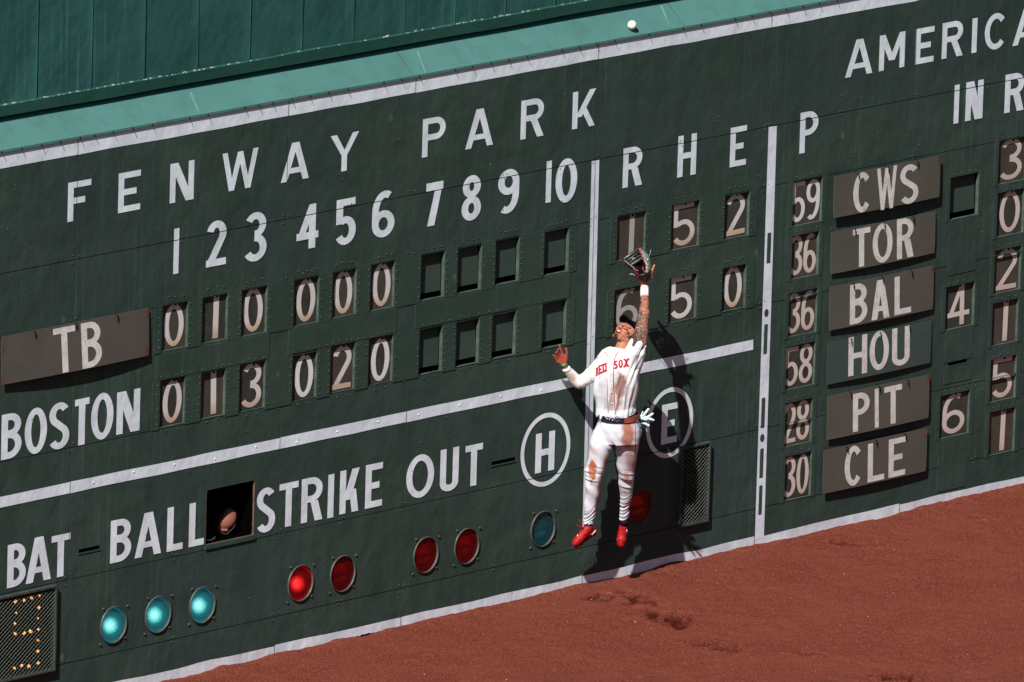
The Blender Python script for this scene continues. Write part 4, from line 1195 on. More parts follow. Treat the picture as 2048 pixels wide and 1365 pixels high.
# ================================================================== people
Dd = Vector((RF.x, RF.y, 0)).normalized()         # horizontal direction away from the stands where the picture was taken
Rr = Vector((Dd.y, -Dd.x, 0))                     # to the right, level
UP = Vector((0, 0, 1))
rt_ = ray(1232, 840); P0 = CAM + rt_ * ((-.365 - CAM.y) / rt_.y)      # the player's hips, 0.365 m in front of the wall
def PP(px, py, yl=0.0):
    d = ray(px, py); t = ((P0 + Dd * yl) - CAM).dot(Dd) / d.dot(Dd)
    return CAM + d * t
PXM = (P0 - CAM).length / FPX                     # metres per surveyed pixel at the player

def capsule(mb, p0, r0, p1, r1, n=14, k=5):
    p0, p1 = Vector(p0), Vector(p1)
    ax = (p1 - p0); L = ax.length
    ax = ax.normalized() if L > 1e-7 else Vector((0, 0, 1))
    a = Vector((0, 0, 1)) if abs(ax.z) < .9 else Vector((1, 0, 0))
    u = ax.cross(a).normalized(); w = ax.cross(u)
    vs = [p0 - ax * r0]
    for j in range(1, k + 1):
        ph = math.pi / 2 * j / k
        for i in range(n):
            th = 2 * math.pi * i / n; vs.append(p0 - ax * r0 * math.cos(ph) + (u * math.cos(th) + w * math.sin(th)) * r0 * math.sin(ph))
    for j in range(k, 0, -1):
        ph = math.pi / 2 * j / k
        for i in range(n):
            th = 2 * math.pi * i / n; vs.append(p1 + ax * r1 * math.cos(ph) + (u * math.cos(th) + w * math.sin(th)) * r1 * math.sin(ph))
    vs.append(p1 + ax * r1)
    fs = [(0, 1 + (i + 1) % n, 1 + i) for i in range(n)]
    for j in range(2 * k - 1):
        fs += [(1 + j * n + i, 1 + j * n + (i + 1) % n, 1 + (j + 1) * n + (i + 1) % n, 1 + (j + 1) * n + i) for i in range(n)]
    e = len(vs) - 1; b = 1 + (2 * k - 1) * n
    fs += [(b + i, b + (i + 1) % n, e) for i in range(n)]
    mb.add(vs, fs)

def chain(mb, pts):
    for a, b in zip(pts[:-1], pts[1:]): capsule(mb, a[0], a[1], b[0], b[1])

def loft(mb, st, n=28):
    """st: list of (point, half width along Rr, half depth); closed ends"""
    vs = []; m = len(st)
    for i, (p, hw, hd) in enumerate(st):
        t = (Vector(st[min(i + 1, m - 1)][0]) - Vector(st[max(i - 1, 0)][0])).normalized()
        x = (Rr - t * Rr.dot(t)).normalized(); y = t.cross(x)
        for k in range(n):
            a = 2 * math.pi * k / n; c, s = math.cos(a), math.sin(a)
            vs.append(Vector(p) + x * hw * math.copysign(abs(c) ** .85, c) + y * hd * math.copysign(abs(s) ** .85, s))
    fs = [(i * n + k, i * n + (k + 1) % n, (i + 1) * n + (k + 1) % n, (i + 1) * n + k) for i in range(m - 1) for k in range(n)]
    fs += [tuple(range(n - 1, -1, -1)), tuple((m - 1) * n + k for k in range(n))]
    mb.add(vs, fs)

def ell(mb, c, ax, r):
    """ellipsoid with axes ax (3 unit vectors) and radii r"""
    rot = Matrix((ax[0], ax[1], ax[2])).transposed()
    mb.sphere(c, 1.0, 20, 14, sc=r, rot=rot)

def remesh(mb, voxel, it=3, fac=.5):
    me = bpy.data.meshes.new('tmp'); me.from_pydata([tuple(v) for v in mb.v], [], mb.f)
    bm = bmesh.new(); bm.from_mesh(me); bmesh.ops.recalc_face_normals(bm, faces=bm.faces); bm.to_mesh(me); bm.free()
    o = bpy.data.objects.new('tmp', me); COL.objects.link(o)
    md = o.modifiers.new('r', 'REMESH'); md.mode = 'VOXEL'; md.voxel_size = voxel; md.adaptivity = 0
    if it:
        ms = o.modifiers.new('s', 'SMOOTH'); ms.iterations = it; ms.factor = fac
    dg = bpy.context.evaluated_depsgraph_get(); ev = o.evaluated_get(dg); m2 = ev.to_mesh()
    V_ = np.empty(len(m2.vertices) * 3); m2.vertices.foreach_get('co', V_); V_ = V_.reshape(-1, 3)
    N_ = np.empty(len(m2.vertices) * 3); m2.vertices.foreach_get('normal', N_); N_ = N_.reshape(-1, 3)
    F_ = [tuple(p.vertices) for p in m2.polygons]
    ev.to_mesh_clear(); bpy.data.objects.remove(o); bpy.data.meshes.remove(me)
    return V_, N_, F_

camv = np.array(CAM)
def to_px(V_):
    d = V_ - camv
    x = d @ np.array(RX); y = d @ np.array(RU); z = d @ np.array(RF)
    return 1024 + FPX * x / z, 682.5 - FPX * y / z

def emit(name, V_, F_, mat, parent, attrs=None, smooth=True):
    off = np.array(parent['_o'])
    me = bpy.data.meshes.new(name); me.from_pydata((V_ - off).tolist(), [], F_); me.materials.append(mat)
    me.polygons.foreach_set('use_smooth', [smooth] * len(me.polygons))
    for k, a in (attrs or {}).items():
        at = me.attributes.new(k, 'FLOAT', 'POINT'); at.data.foreach_set('value', a.astype(np.float32))
    me.update()
    o = bpy.data.objects.new(name, me); COL.objects.link(o); o.parent = parent; o['_o'] = parent['_o']
    return o

def blob(px, py, cx, cy, rx, ry, ang=0, soft=.6, ns=.5, sc=.12, seed=3):
    a = math.radians(ang); dx, dy = px - cx, py - cy
    u = dx * math.cos(a) + dy * math.sin(a); v = -dx * math.sin(a) + dy * math.cos(a)
    r = np.sqrt((u / rx) ** 2 + (v / ry) ** 2) + (vnoise(px * sc + 50, py * sc + 50, seed) - .5) * ns + (vnoise(px * sc * 3 + 50, py * sc * 3 + 50, seed + 1) - .5) * ns * .5
    return np.clip((1.15 - r) / soft, 0, 1)

# ---- materials
def attr_mat(name, base, mixes, rough=.8, var=.06, bsc=300, bst=.15, spec=.2, sss=0):
    m, nt, bs = base_mat(name)
    n = noise(nt, (1, 1, 1), 25, 4, .6)
    col = mix(nt, n, tuple(c * (1 - var) for c in base[:3]) + (1,), tuple(min(1, c * (1 + var)) for c in base[:3]) + (1,))
    for an_, c, k in mixes:
        a = nt.nodes.new('ShaderNodeAttribute'); a.attribute_name = an_
        f = math_n(nt, 'MULTIPLY', a.outputs['Fac'], k)
        col = mix(nt, f, col, c)
    nt.links.new(col, bs.inputs['Base Color'])
    bs.inputs['Roughness'].default_value = rough; bs.inputs['Specular IOR Level'].default_value = spec
    if sss:
        bs.inputs['Subsurface Weight'].default_value = sss; bs.inputs['Subsurface Scale'].default_value = .008
        bs.inputs['Subsurface Radius'].default_value = (1, .35, .2)
    bump(nt, bs, noise(nt, (1, 1, 1), bsc, 2), bst, .001)
    return m
CLAY = (.32, .105, .050, 1)
M['cloth'] = attr_mat('white_uniform_cloth', (.70, .72, .79, 1), [('stain', CLAY, .92), ('fold_shade', (.40, .41, .50, 1), .35)])  # second mix paints bluish shade into the folds
M['pants'] = attr_mat('white_trouser_cloth', (.57, .59, .68, 1), [('stain', (.34, .105, .048, 1), 1.0), ('fold_shade', (.36, .36, .45, 1), .4)])  # fold shade painted as colour here too
M['under'] = attr_mat('white_undershirt_cloth', (.74, .72, .74, 1), [('stain', (.44, .32, .22, 1), .75)], rough=.6)
M['skin'] = attr_mat('red_tan_skin', (.46, .195, .130, 1), [('red', (.36, .060, .038, 1), .85), ('hair', (.020, .010, .008, 1), .95), ('ink', (.035, .040, .038, 1), .95), ('inkred', (.36, .07, .06, 1), .6)], rough=.55, var=.12, bsc=150, spec=.2, sss=.1)  # red-tan base tone; the red mask also carries the hand's painted shade
M['cap'] = simple('dark_navy_cap_cloth', (.004, .004, .006, 1), .9, var=.2, sc=40, spec=.02)
M['redcloth'] = simple('red_piping', (.42, .008, .02, 1), .7, var=.15)
M['redletter'] = simple('red_lettering', (.48, .010, .030, 1), .7, var=.15)
M['navy'] = simple('navy_cloth', (.012, .012, .030, 1), .6, var=.2)
M['sock'] = simple('blue_sock', (.035, .025, .16, 1), .8, var=.2)
M['belt_red'] = simple('dusty_red_belt_leather', (.22, .05, .035, 1), .5, var=.5, sc=60)
M['shoe'] = simple('red_shoe', (.33, .007, .011, 1), .55, var=.7, sc=95, spec=.25, bmp=.6, bsc=120)
M['shoe_d'] = simple('dark_red_sole', (.22, .010, .012, 1), .5, var=.3)
M['whitep'] = simple('white_trim', (.8, .8, .8, 1), .5, var=.05)
M['teeth'] = simple('teeth', (.8, .78, .72, 1), .3, var=.05)
M['mouth'] = simple('open_mouth', (.06, .006, .006, 1), .6, var=.2)
M['lip'] = simple('lips', (.40, .10, .08, 1), .5, var=.1)
M['leather'] = simple('black_glove_leather', (.012, .013, .012, 1), .38, var=.5, sc=50, spec=.5, bmp=.4, bsc=70)
M['pink'] = simple('pink_lace', (.34, .035, .11, 1), .5, var=.5, sc=80)
M['palelace'] = simple('pale_lace', (.45, .48, .42, 1), .6, var=.2)
m, nt, bs = base_mat('grey_green_camouflage_leather')
c_ = mix(nt, ramp(nt, noise(nt, (1, 1, 1), 60, 3, .6), .48, .54), (.16, .20, .14, 1), (.40, .42, .35, 1))
c_ = mix(nt, ramp(nt, noise(nt, (1, 1, 1), 85, 3, .6), .58, .62), c_, (.025, .04, .025, 1))
nt.links.new(c_, bs.inputs['Base Color']); bs.inputs['Roughness'].default_value = .45; M['camo'] = m
M['tape'] = simple('white_wrist_tape', (.82, .82, .80, 1), .8, var=.06, sc=60, bmp=.3, bsc=120)
M['greenband'] = simple('green_wristband', (.03, .20, .07, 1), .5, var=.4, sc=60)
M['paleglove'] = simple('pale_blue_batting_glove', (.52, .66, .70, 1), .6, var=.15, sc=80, bmp=.3, bsc=150)
M['gold'] = simple('gold_chain', (.6, .38, .12, 1), .3, .8)
M['darkshirt'] = simple('dark_shirt', (.006, .006, .008, 1), .9, var=.2)

player = thing('person', 'baseball player in dirt-stained white uniform leaping against the wall with gloved arm raised', 'person', PP(1225, 1095, 0))

# ---- head frame
def head_frame(F, U):
    F = F.normalized(); U = (U - F * U.dot(F)).normalized(); X = U.cross(F)
    return X, F, U
hX, hF, hU = head_frame(-Dd * .52 + UP * .76 - Rr * .36, Rr * .68 + UP * .50 + Dd * .62)
Hc = PP(1252, 668, .03)
def HL(c, x, f, u, fr=None):
    X, F, U = fr or (hX, hF, hU)
    return c + X * x + F * f + U * u
def head_prims(mb, c, fr, cap=True):
    L = lambda x, f, u: HL(c, x, f, u, fr)
    ell(mb, L(0, -.018, .030), fr, (.076, .096, .084))
    ell(mb, L(0, .026, -.030), fr, (.062, .062, .074))
    ell(mb, L(0, .050, -.086), fr, (.034, .030, .024))
    for s in (-1, 1):
        ell(mb, L(s * .038, .058, -.018), fr, (.024, .026, .022))
        capsule(mb, L(s * .058, .0, -.055), .018, L(s * .028, .055, -.090), .017)
        ell(mb, L(s * .078, -.012, -.008), fr, (.008, .018, .031))
        capsule(mb, L(s * .018, .083, .030), .010, L(s * .048, .070, .030), .009)
        ell(mb, L(s * .013, .100, -.024), fr, (.009, .010, .008))
    capsule(mb, L(0, .086, .022), .009, L(0, .108, -.018), .012)
    capsule(mb, L(-.020, .080, -.040), .007, L(.020, .080, -.040), .007)
    capsule(mb, L(-.018, .074, -.072), .008, L(.018, .074, -.072), .008)

# ---- the one continuous body
B = MB()
head_prims(B, Hc, (hX, hF, hU))
neck0 = PP(1243, 703, -.035)
chain(B, [(neck0, .062), (PP(1246, 690, -.02), .053), (HL(Hc, 0, -.03, -.05), .054)])
capsule(B, PP(1238, 728, -.055), .09, PP(1234, 800, -.02), .09)
capsule(B, PP(1210, 730, -.055), .05, PP(1268, 718, -.07), .055)
capsule(B, PP(1229, 850, 0), .08, PP(1243, 850, .02), .08)
# his right arm (left in the picture), bent, palm towards the stands
chain(B, [(PP(1200, 732, -.06), .042), (PP(1172, 758, -.06), .040), (PP(1158, 766, -.05), .038), (PP(1149, 758, -.06), .036), (PP(1139, 746, -.09), .027), (PP(1133.5, 739, -.115), .023), (PP(1128.5, 730.5, -.13), .024)])
def PL(x, y, d=0.0): return PP(x, y, d + .12)
hand = [((1114, 722.5, -.275), (1110, 717, -.295), (1107, 711, -.315), .0088), ((1117, 718.5, -.275), (1113, 711.5, -.300), (1112.2, 705, -.325), .0092),
        ((1120.5, 714, -.275), (1116.5, 706.5, -.300), (1116.2, 699.5, -.322), .0094), ((1125, 709, -.275), (1121.5, 699.5, -.290), (1118.5, 690.5, -.295), .0092)]
wr = PL(1128, 729.5, -.25)
for a, b, c, r in hand:
    capsule(B, wr, .018, PL(*a), .0125)
    chain(B, [(PL(*a), r * 1.15), (PL(*b), r), (PL(*c), r * .85)])
capsule(B, PL(1119, 724, -.262), .015, PL(1128, 713, -.262), .0165)
chain(B, [(PL(1129, 727, -.255), .018), (PL(1132.5, 715, -.265), .0150), (PL(1134, 706, -.280), .0110), (PL(1132, 698, -.292), .0092)])
# his left arm, straight up into the glove
chain(B, [(PP(1268, 712, -.10), .065), (PP(1279, 690, -.12), .058), (PP(1282.5, 664, -.09), .056), (PP(1285.5, 645, -.05), .047), (PP(1288.5, 628, .0), .046), (PP(1289.5, 607, .07), .036), (PP(1289, 590, .13), .029), (PP(1289, 577, .18), .028)])
def PH(x, y, d=0.0): return PP(x, y, d + .075)
for q in (-1.0, -.35, .35, 1.0):
    capsule(B, PH(1289, 576, .12), .024, PH(1288 + q * 6, 561, .12), .018)
chain(B, [(PH(1296, 561, .12), .014), (PH(1303, 546, .12), .011), (PH(1306, 538, .115), .0098), (PH(1308.5, 531.5, .11), .0092)])
for tx_, ty_ in ((1299, 532), (1297, 540), (1290, 541)): chain(B, [(PH(1291, 558, .13), .013), (PH(tx_, ty_, .14), .010), (PH(tx_ - 2, ty_ - 8, .14), .009)])
chain(B, [(PH(1283, 564, .11), .015), (PH(1277, 555, .10), .012), (PH(1270, 548, .09), .010)])
# legs inside the trousers
for L in ([(1212, 866, 0, .066), (1187, 952, -.02, .050), (1177, 1040, .05, .031), (1177, 1056, .06, .033)], [(1255, 866, .02, .066), (1252.5, 955, .16, .050), (1249, 1030, .33, .031), (1248, 1050, .35, .033)]):
    chain(B, [(PP(a, b, c), r) for a, b, c, r in L])
chain(B, [(PP(1177, 1056, .06), .030), (PP(1166, 1070, .02), .028), (PP(1156, 1082, -.005), .020)])
chain(B, [(PP(1248, 1050, .35), .030), (PP(1244, 1070, .35), .026), (PP(1242.5, 1086, .33), .022)])
BV, BN, BF = remesh(B, .0042, 2, .45)
bpx, bpy_ = to_px(BV)
fr_ = (BN @ np.array(Dd)) < .35
ink = np.zeros(len(BV)); inkr = np.zeros(len(BV))
onarm = (bpx > 1262) & (bpy_ > 592) & (bpy_ < 700) & ((bpx - 1268) > (bpy_ - 690) * 0 - 6) & ~((bpx < 1272) & (bpy_ < 690) & (bpy_ < 655))
headm = np.linalg.norm(BV - np.array(Hc), axis=1) < .135
onarm &= ~headm
th = (BV @ np.array(Rr)) * 1.0; dz = BV[:, 2]; dd_ = BV @ np.array(Dd)
nA = vnoise(th * 60 + 400, dz * 55 + 90, 61); nB = vnoise(th * 110 + 400 + dd_ * 40, dz * 100 + 90, 62); nC = vnoise(th * 30 + dd_ * 30 + 400, dz * 25, 63)
lines = np.abs(nA - .5) < .09; lines2 = np.abs(nB - .5) < .10
low = np.clip((bpy_ - 625) / 30, 0, 1)                       # heavy ink on the upper arm, lighter on the forearm
ink = np.where(onarm, np.clip(lines * .9 + lines2 * .7 + (nC > .48 - low * .18) * (.45 + .45 * low * (bpx < 1284 + nA * 8)), 0, 1), 0)
nD = vnoise(th * 75 + dd_ * 60 + 700, dz * 65 + 30, 64); ink = ink * (1 - .7 * (np.abs(nD - .5) < .07))
inkr = np.where(onarm & (nC < .40) & (bpy_ < 650), .8, 0)
# head paint: hair and goatee in head coordinates
rel = BV - np.array(Hc); hx = rel @ np.array(hX); hf = rel @ np.array(hF); hu = rel @ np.array(hU)
nearh = np.linalg.norm(rel, axis=1) < .15
goat = ((hx / .030) ** 2 + ((hu + .092) / .024) ** 2 < 1 + (nA - .5)) & (hf > .03)
must = (np.abs(hx) < .030) & (np.abs(hu + .037) < .0045) & (hf > .05)
side = (hf < -.02) & (hu > -.06) | ((hf < .012) & (hf > -.03) & (hu > -.02) & (np.abs(hx) > .055))
nape = (hf < -.045) & (hu > -.11)
hair = np.where(nearh & (goat | side | nape), 1.0, 0.0); hair = np.where(nearh & must, .55, hair)
jawst = nearh & (hu < -.05) & (hf > -.01) & (hf < .07)
hair = np.where(jawst & (hair < .1), .22, hair)
red = np.where((bpx < 1138) & (bpy_ < 728), 1.0, 0.0) + np.where((bpy_ > 545) & (bpy_ < 575) & (bpx > 1270), .55, 0)  # ruddy palm, darkened further to paint in the shade on his right hand
red = np.where(nearh & (hf > .05), .12 + .2 * (hu < 0), red)
emit('body', BV, BF, M['skin'], player, dict(ink=ink, inkred=inkr, hair=hair, red=np.clip(red, 0, 1)))
# ---- face details
def facepatch(name, pts, mat, f0, thick=.003):
    mb = MB(); vs = [HL(Hc, x, f, u) for x, f, u in pts]; n = len(vs)
    mb.add(vs + [v - hF * .008 for v in vs], [tuple(range(n)), tuple(range(2 * n - 1, n - 1, -1))] + [(i, n + i, n + (i + 1) % n, (i + 1) % n) for i in range(n)]); return obj(name, mb, mat, player)
bvhB = BVHTree.FromPolygons([tuple(v) for v in BV], BF)
def face_surf(x, u, off=.002):
    o_ = HL(Hc, x, .25, u); h = bvhB.ray_cast(o_, -hF)
    return (h[0] + hF * off) if h[0] is not None else HL(Hc, x, .085, u)
def face_shape(name, outline, mat, off=.002):
    vs = [face_surf(x, u, off) for x, u in outline]; c = face_surf(sum(p[0] for p in outline) / len(outline), sum(p[1] for p in outline) / len(outline), off)
    mb = MB(); n = len(vs); mb.add(vs + [c], [(i, (i + 1) % n, n) for i in range(n)]); return obj(name, mb, mat, player)
def oval(cx, cu, rx, ru, n=16, a=0):
    ca, sa = math.cos(a), math.sin(a)
    return [(cx + rx * math.cos(t) * ca - ru * math.sin(t) * sa, cu + rx * math.cos(t) * sa + ru * math.sin(t) * ca) for t in [2 * math.pi * i / n for i in range(n)]]
mo = face_shape('mouth', oval(0, -.056, .024, .015), M['mouth'], .0022)
mb = MB(); te = [(-.018, -.0485), (-.010, -.0455), (0, -.0445), (.010, -.0455), (.018, -.0485), (.012, -.0515), (0, -.0530), (-.012, -.0515)]
face_shape('teeth', te, M['teeth'], .0045)
mb = MB(); mb.tube([face_surf(.026 * math.cos(t), -.056 + .0165 * math.sin(t), .002) for t in [2 * math.pi * i / 20 for i in range(21)]], .0042, 6); obj('lips', mb, M['lip'], player, smooth=True)
for s in (-1, 1):
    face_shape('eye', oval(s * .031, .012, .015, .0042), M['mouth'], .0015)
    mb = MB(); mb.tube([face_surf(s * (.014 + .034 * k / 5), .030 + .006 * math.sin(k / 5 * 3.1), .002) for k in range(6)], [.002, .0032, .0034, .003, .002, .001], 6); obj('eyebrow', mb, M['mouth'], player)
mb = MB(); mb.tube([face_surf(.018 + .040 * k / 6, -.006 - .004 * math.sin(k / 6 * 3.1), .001) for k in range(7)], .0042, 6); obj('eye_black_streak', mb, M['cap'], player)
# ---- cap
cm = MB(); n = 28; vs = []
for j in range(9):
    ph = math.pi / 2 * j / 8
    for i in range(n):
        a = 2 * math.pi * i / n
        vs.append(HL(Hc, .083 * math.cos(ph) * math.cos(a), -.020 + .104 * math.cos(ph) * math.sin(a), .050 + .078 * math.sin(ph)))
cm.add(vs, [(j * n + i, j * n + (i + 1) % n, (j + 1) * n + (i + 1) % n, (j + 1) * n + i) for j in range(8) for i in range(n)])
capo = obj('cap', cm, M['cap'], player, smooth=True)
bm_ = MB(); vs = []; k = 14
for sgn in (0, .004):
    for j in range(5):
        for i in range(k + 1):
            a = -1 + 2 * i / k
            f = .068 + (.085 * math.sqrt(max(0, 1 - (a * .93) ** 2))) * j / 4 - .012 * a * a
            vs.append(HL(Hc, a * .079, f, .062 - .018 * a * a + sgn + .006 * j / 4))
s_ = 5 * (k + 1)
fs = []
for j in range(4):
    for i in range(k):
        q = j * (k + 1) + i; fs += [(q, q + 1, q + k + 2, q + k + 1), (s_ + q, s_ + q + k + 1, s_ + q + k + 2, s_ + q + 1)]
for i in range(k): q = 4 * (k + 1) + i; fs.append((q, q + 1, s_ + q + 1, s_ + q))
bm_.add(vs, fs); br = obj('brim', bm_, M['cap'], player, smooth=True)

# ---- jersey
J = MB(); q = PXM
loft(J, [(PP(1234.5, 836, 0), 39.5 * q, .112), (PP(1233, 826, 0), 42 * q, .122), (PP(1232, 810, 0), 41.5 * q, .120), (PP(1231.5, 786, -.035), 43 * q, .122), (PP(1233, 762, -.055), 45 * q, .126), (PP(1236, 740, -.065), 47 * q, .130),
         (PP(1239, 722, -.06), 48 * q, .122), (PP(1242, 708, -.045), 40 * q, .100), (PP(1244, 698, -.035), 25 * q, .080)], 36)
chain(J, [(PP(1206, 727, -.06), .078), (PP(1194, 738, -.06), .070), (PP(1180, 752, -.06), .054)])
chain(J, [(PP(1264, 722, -.085), .100), (PP(1273, 704, -.12), .076), (PP(1280.5, 690.5, -.125), .057)])
chain(J, [(PP(1258, 706, -.07), .052), (PP(1271, 687, -.09), .046)])
JV, JN, JF = remesh(J, .0055, 6, .5)
# cut the neck opening and the sleeve mouths, then let the cloth fold
def dist_axis(V_, a, b):
    a, b = np.array(a), np.array(b); d = b - a; L = np.linalg.norm(d); d = d / L
    t = (V_ - a) @ d; return t, np.linalg.norm(V_ - a - np.outer(t, d), axis=1)
jx, jy = to_px(JV)
xl = (JV - np.array(P0)) @ np.array(Rr); zl_ = JV[:, 2] - P0.z
w1 = vnoise(xl * 26 + zl_ * 3 + 40, zl_ * 3.2 + 20, 71) - .5; w2 = vnoise(xl * 48 - zl_ * 6 + 40, zl_ * 5 + 20, 72) - .5
w3 = vnoise(xl * 9 + 9, zl_ * 7 + xl * 6 + 20, 73) - .5
lowm = np.clip((jy - 735) / 40, .15, 1)
# drag lines running up to the raised arm
dg_ = ((jx - 1250) * .85 + (jy - 720) * .35); w4 = vnoise(dg_ * .22 + 40, (jy) * .02, 74) - .5; upm = np.clip((jx - 1240) / 25, 0, 1) * np.clip((790 - jy) / 50, 0, 1)
disp = (w1 * .028 + w2 * .014) * lowm + w3 * .014 + w4 * .028 * upm - .004
JV2 = JV + JN * disp[:, None]
fold_shade = np.clip(-(w1 * 1.6 + w2) * 1.2, 0, 1) * lowm  # shade painted where the cloth dips
st = np.maximum.reduce([blob(jx, jy, 1240, 777, 12.5, 36, 4, .5, .5, .09, 81), .38 * blob(jx, jy, 1223, 790, 8, 34, 0, .9, .8, .12, 83), .25 * blob(jx, jy, 1236, 815, 12, 16, 0, .9, .8, .12, 84)]) * (JN @ np.array(Dd) < .1)
emit('jersey', JV2, JF, M['cloth'], player, dict(stain=st, fold_shade=fold_shade))
# ---- undershirt sleeve
U_ = MB()
chain(U_, [(PP(1196, 736, -.06), .056), (PP(1172, 758, -.06), .055), (PP(1158, 766, -.05), .053), (PP(1149, 758, -.06), .048), (PP(1139, 746, -.09), .038), (PP(1133.5, 739, -.115), .0310)])
UV, UN, UF = remesh(U_, .005, 4, .5)
ux, uy = to_px(UV); xl = (UV - np.array(P0)) @ np.array(Rr)
dispU = (vnoise(xl * 30 + UV[:, 2] * 18, UV[:, 2] * 14 + 9, 91) - .5) * .008
stU = np.maximum(blob(ux, uy, 1144, 755, 12, 7, 45, .8, .6, .15, 85), .5 * blob(ux, uy, 1158, 776, 22, 6, -12, .9, .6, .15, 86))
emit('undershirt_sleeve', UV + UN * dispU[:, None], UF, M['under'], player, dict(stain=stU))
# ---- trousers
T = MB()
loft(T, [(PP(1235, 832, 0), 37.5 * q, .106), (PP(1235, 842, 0), 41 * q, .114), (PP(1234.5, 856, .0), 45.5 * q, .124), (PP(1233.5, 872, .0), 47 * q, .122), (PP(1233, 886, .0), 46 * q, .110)], 36)
LL = [(1210, 868, 0, 25), (1200, 896, -.015, 22.5), (1192.5, 925, -.02, 20), (1187, 952, -.02, 17), (1185, 972, -.01, 15.5), (1183.5, 990, .005, 14.8), (1180, 1018, .03, 12.2), (1177.5, 1036, .05, 10.6), (1176.5, 1046, .055, 10.2)]
RL = [(1256, 868, .02, 25), (1254, 896, .06, 23), (1252, 925, .11, 20), (1253, 952, .16, 17), (1252.3, 972, .20, 15), (1251.8, 990, .24, 13.6), (1250, 1018, .30, 10.8), (1249.2, 1032, .335, 9.6), (1249, 1038, .345, 9.4)]
for L in (LL, RL): loft(T, [(PP(a, b, c), w_ * q, w_ * q * 1.08) for a, b, c, w_ in L], 28)
ell(T, PP(1262, 864, .065), (Rr, Dd, UP), (.088, .085, .105)); ell(T, PP(1214, 866, .05), (Rr, Dd, UP), (.085, .080, .10))
TV, TN, TF = remesh(T, .0055, 5, .5)
tx_, ty_ = to_px(TV); xl = (TV - np.array(P0)) @ np.array(Rr); zz_ = TV[:, 2]
kneeL = blob(tx_, ty_, 1184, 945, 22, 24, 0, .9, 0); kneeR = blob(tx_, ty_, 1254, 962, 20, 22, 0, .9, 0)
hemL = np.clip((ty_ - 1005) / 25, 0, 1) * (tx_ < 1210); hemR = np.clip((ty_ - 985) / 30, 0, 1) * (tx_ > 1220)
hip = blob(tx_, ty_, 1224, 892, 26, 26, 0, 1, 0)
a1 = vnoise(xl * 9 + 30, zz_ * 62 + xl * 14, 101) - .5; a2 = vnoise(xl * 7 + 30, zz_ * 85 + 5 * np.sin(xl * 20), 102) - .5; a3 = vnoise(xl * 14 + zz_ * 10 + 10, zz_ * 9 + 30, 103) - .5
a4 = vnoise((xl * 1.0 + zz_ * .9) * 34 + 70, (xl - zz_) * 8 + 50, 104) - .5
dispT = a1 * .025 * np.maximum(kneeL, kneeR * .8) + a2 * .019 * np.maximum(hemL, hemR) + a3 * .018 + a4 * .018 * hip - .002
fold_shadeT = np.clip(-(a1 * 2.2 * np.maximum(kneeL, kneeR) + a2 * 2.0 * np.maximum(hemL, hemR) + a4 * 2 * hip), 0, 1)  # painted shade in the knee, hem and hip folds
front = (TN @ np.array(Dd)) < .15
stT = np.maximum.reduce([.9 * blob(tx_, ty_, 1255, 868, 14, 40, -3, .6, .5, .09, 111), .6 * blob(tx_, ty_, 1259, 918, 8, 26, 2, .8, .7, .12, 112), .8 * blob(tx_, ty_, 1254, 953, 8, 12, 0, .7, .7, .14, 113),
                         blob(tx_, ty_, 1185, 941, 9.5, 24, 2, .5, .8, .16, 114), .30 * blob(tx_, ty_, 1186, 905, 12, 22, 0, .9, .9, .14, 115), 0 * tx_]) * front
emit('trousers', TV + TN * dispT[:, None], TF, M['pants'], player, dict(stain=stT, fold_shade=fold_shadeT))
bvhJ = BVHTree.FromPolygons([tuple(v) for v in JV2], JF); bvhT = BVHTree.FromPolygons([tuple(v) for v in (TV + TN * dispT[:, None])], TF)
def cast(px, py, bvh, off=.003):
    d = ray(px, py).normalized(); h = bvh.ray_cast(CAM, d)
    return (h[0] - d * off) if h[0] is not None else None
def line_on(name, pts, bvh, r, mat, off=.001, step=3):
    P_ = []
    for (a, b), (c, d) in zip(pts[:-1], pts[1:]):
        n = max(1, int(math.hypot(c - a, d - b) / step))
        for i in range(n): P_.append((a + (c - a) * i / n, b + (d - b) * i / n))
    P_.append(pts[-1])
    W_ = [cast(x, y, bvh, off) for x, y in P_]; W_ = [w for w in W_ if w is not None]
    if len(W_) < 2: return
    mb = MB(); mb.tube(W_, r, 6); return obj(name, mb, mat, player, smooth=True)
line_on('piping', [(1207.5, 704), (1213, 708), (1216, 714), (1216, 719)], bvhJ, .0030, M['redcloth'])
line_on('piping', [(1213.8, 758), (1214.5, 775), (1215, 795), (1216.5, 826)], bvhJ, .0026, M['redcloth'])
line_on('piping', [(1237, 703), (1232.5, 710), (1228.5, 720), (1227, 738), (1227, 769), (1228.6, 796), (1230.5, 829)], bvhJ, .0034, M['redcloth'])
line_on('piping', [(1272, 690), (1277, 696), (1283, 698.5), (1290, 695.5), (1294, 690)], bvhJ, .0030, M['whitep'])
line_on('side_piping', [(1268.8, 835), (1271, 860), (1271, 890), (1270, 915), (1268.5, 940), (1267, 970)], bvhT, .0028, M['redcloth'])
line_on('side_piping', [(1214, 915), (1206, 935), (1201, 955), (1198, 985), (1191, 1015), (1186, 1040)], bvhT, .0024, M['redcloth'])
line_on('fly_seam', [(1227, 852), (1227.5, 870), (1225, 884)], bvhT, .0018, M['whitep'])
for by in (712, 735, 760, 785, 808): 
    p = cast(1221.5 + (by - 712) * .02, by, bvhJ, .002)
    if p is not None: mb = MB(); mb.sphere(p, .0055, 8, 6); obj('button', mb, M['whitep'], player, smooth=True)
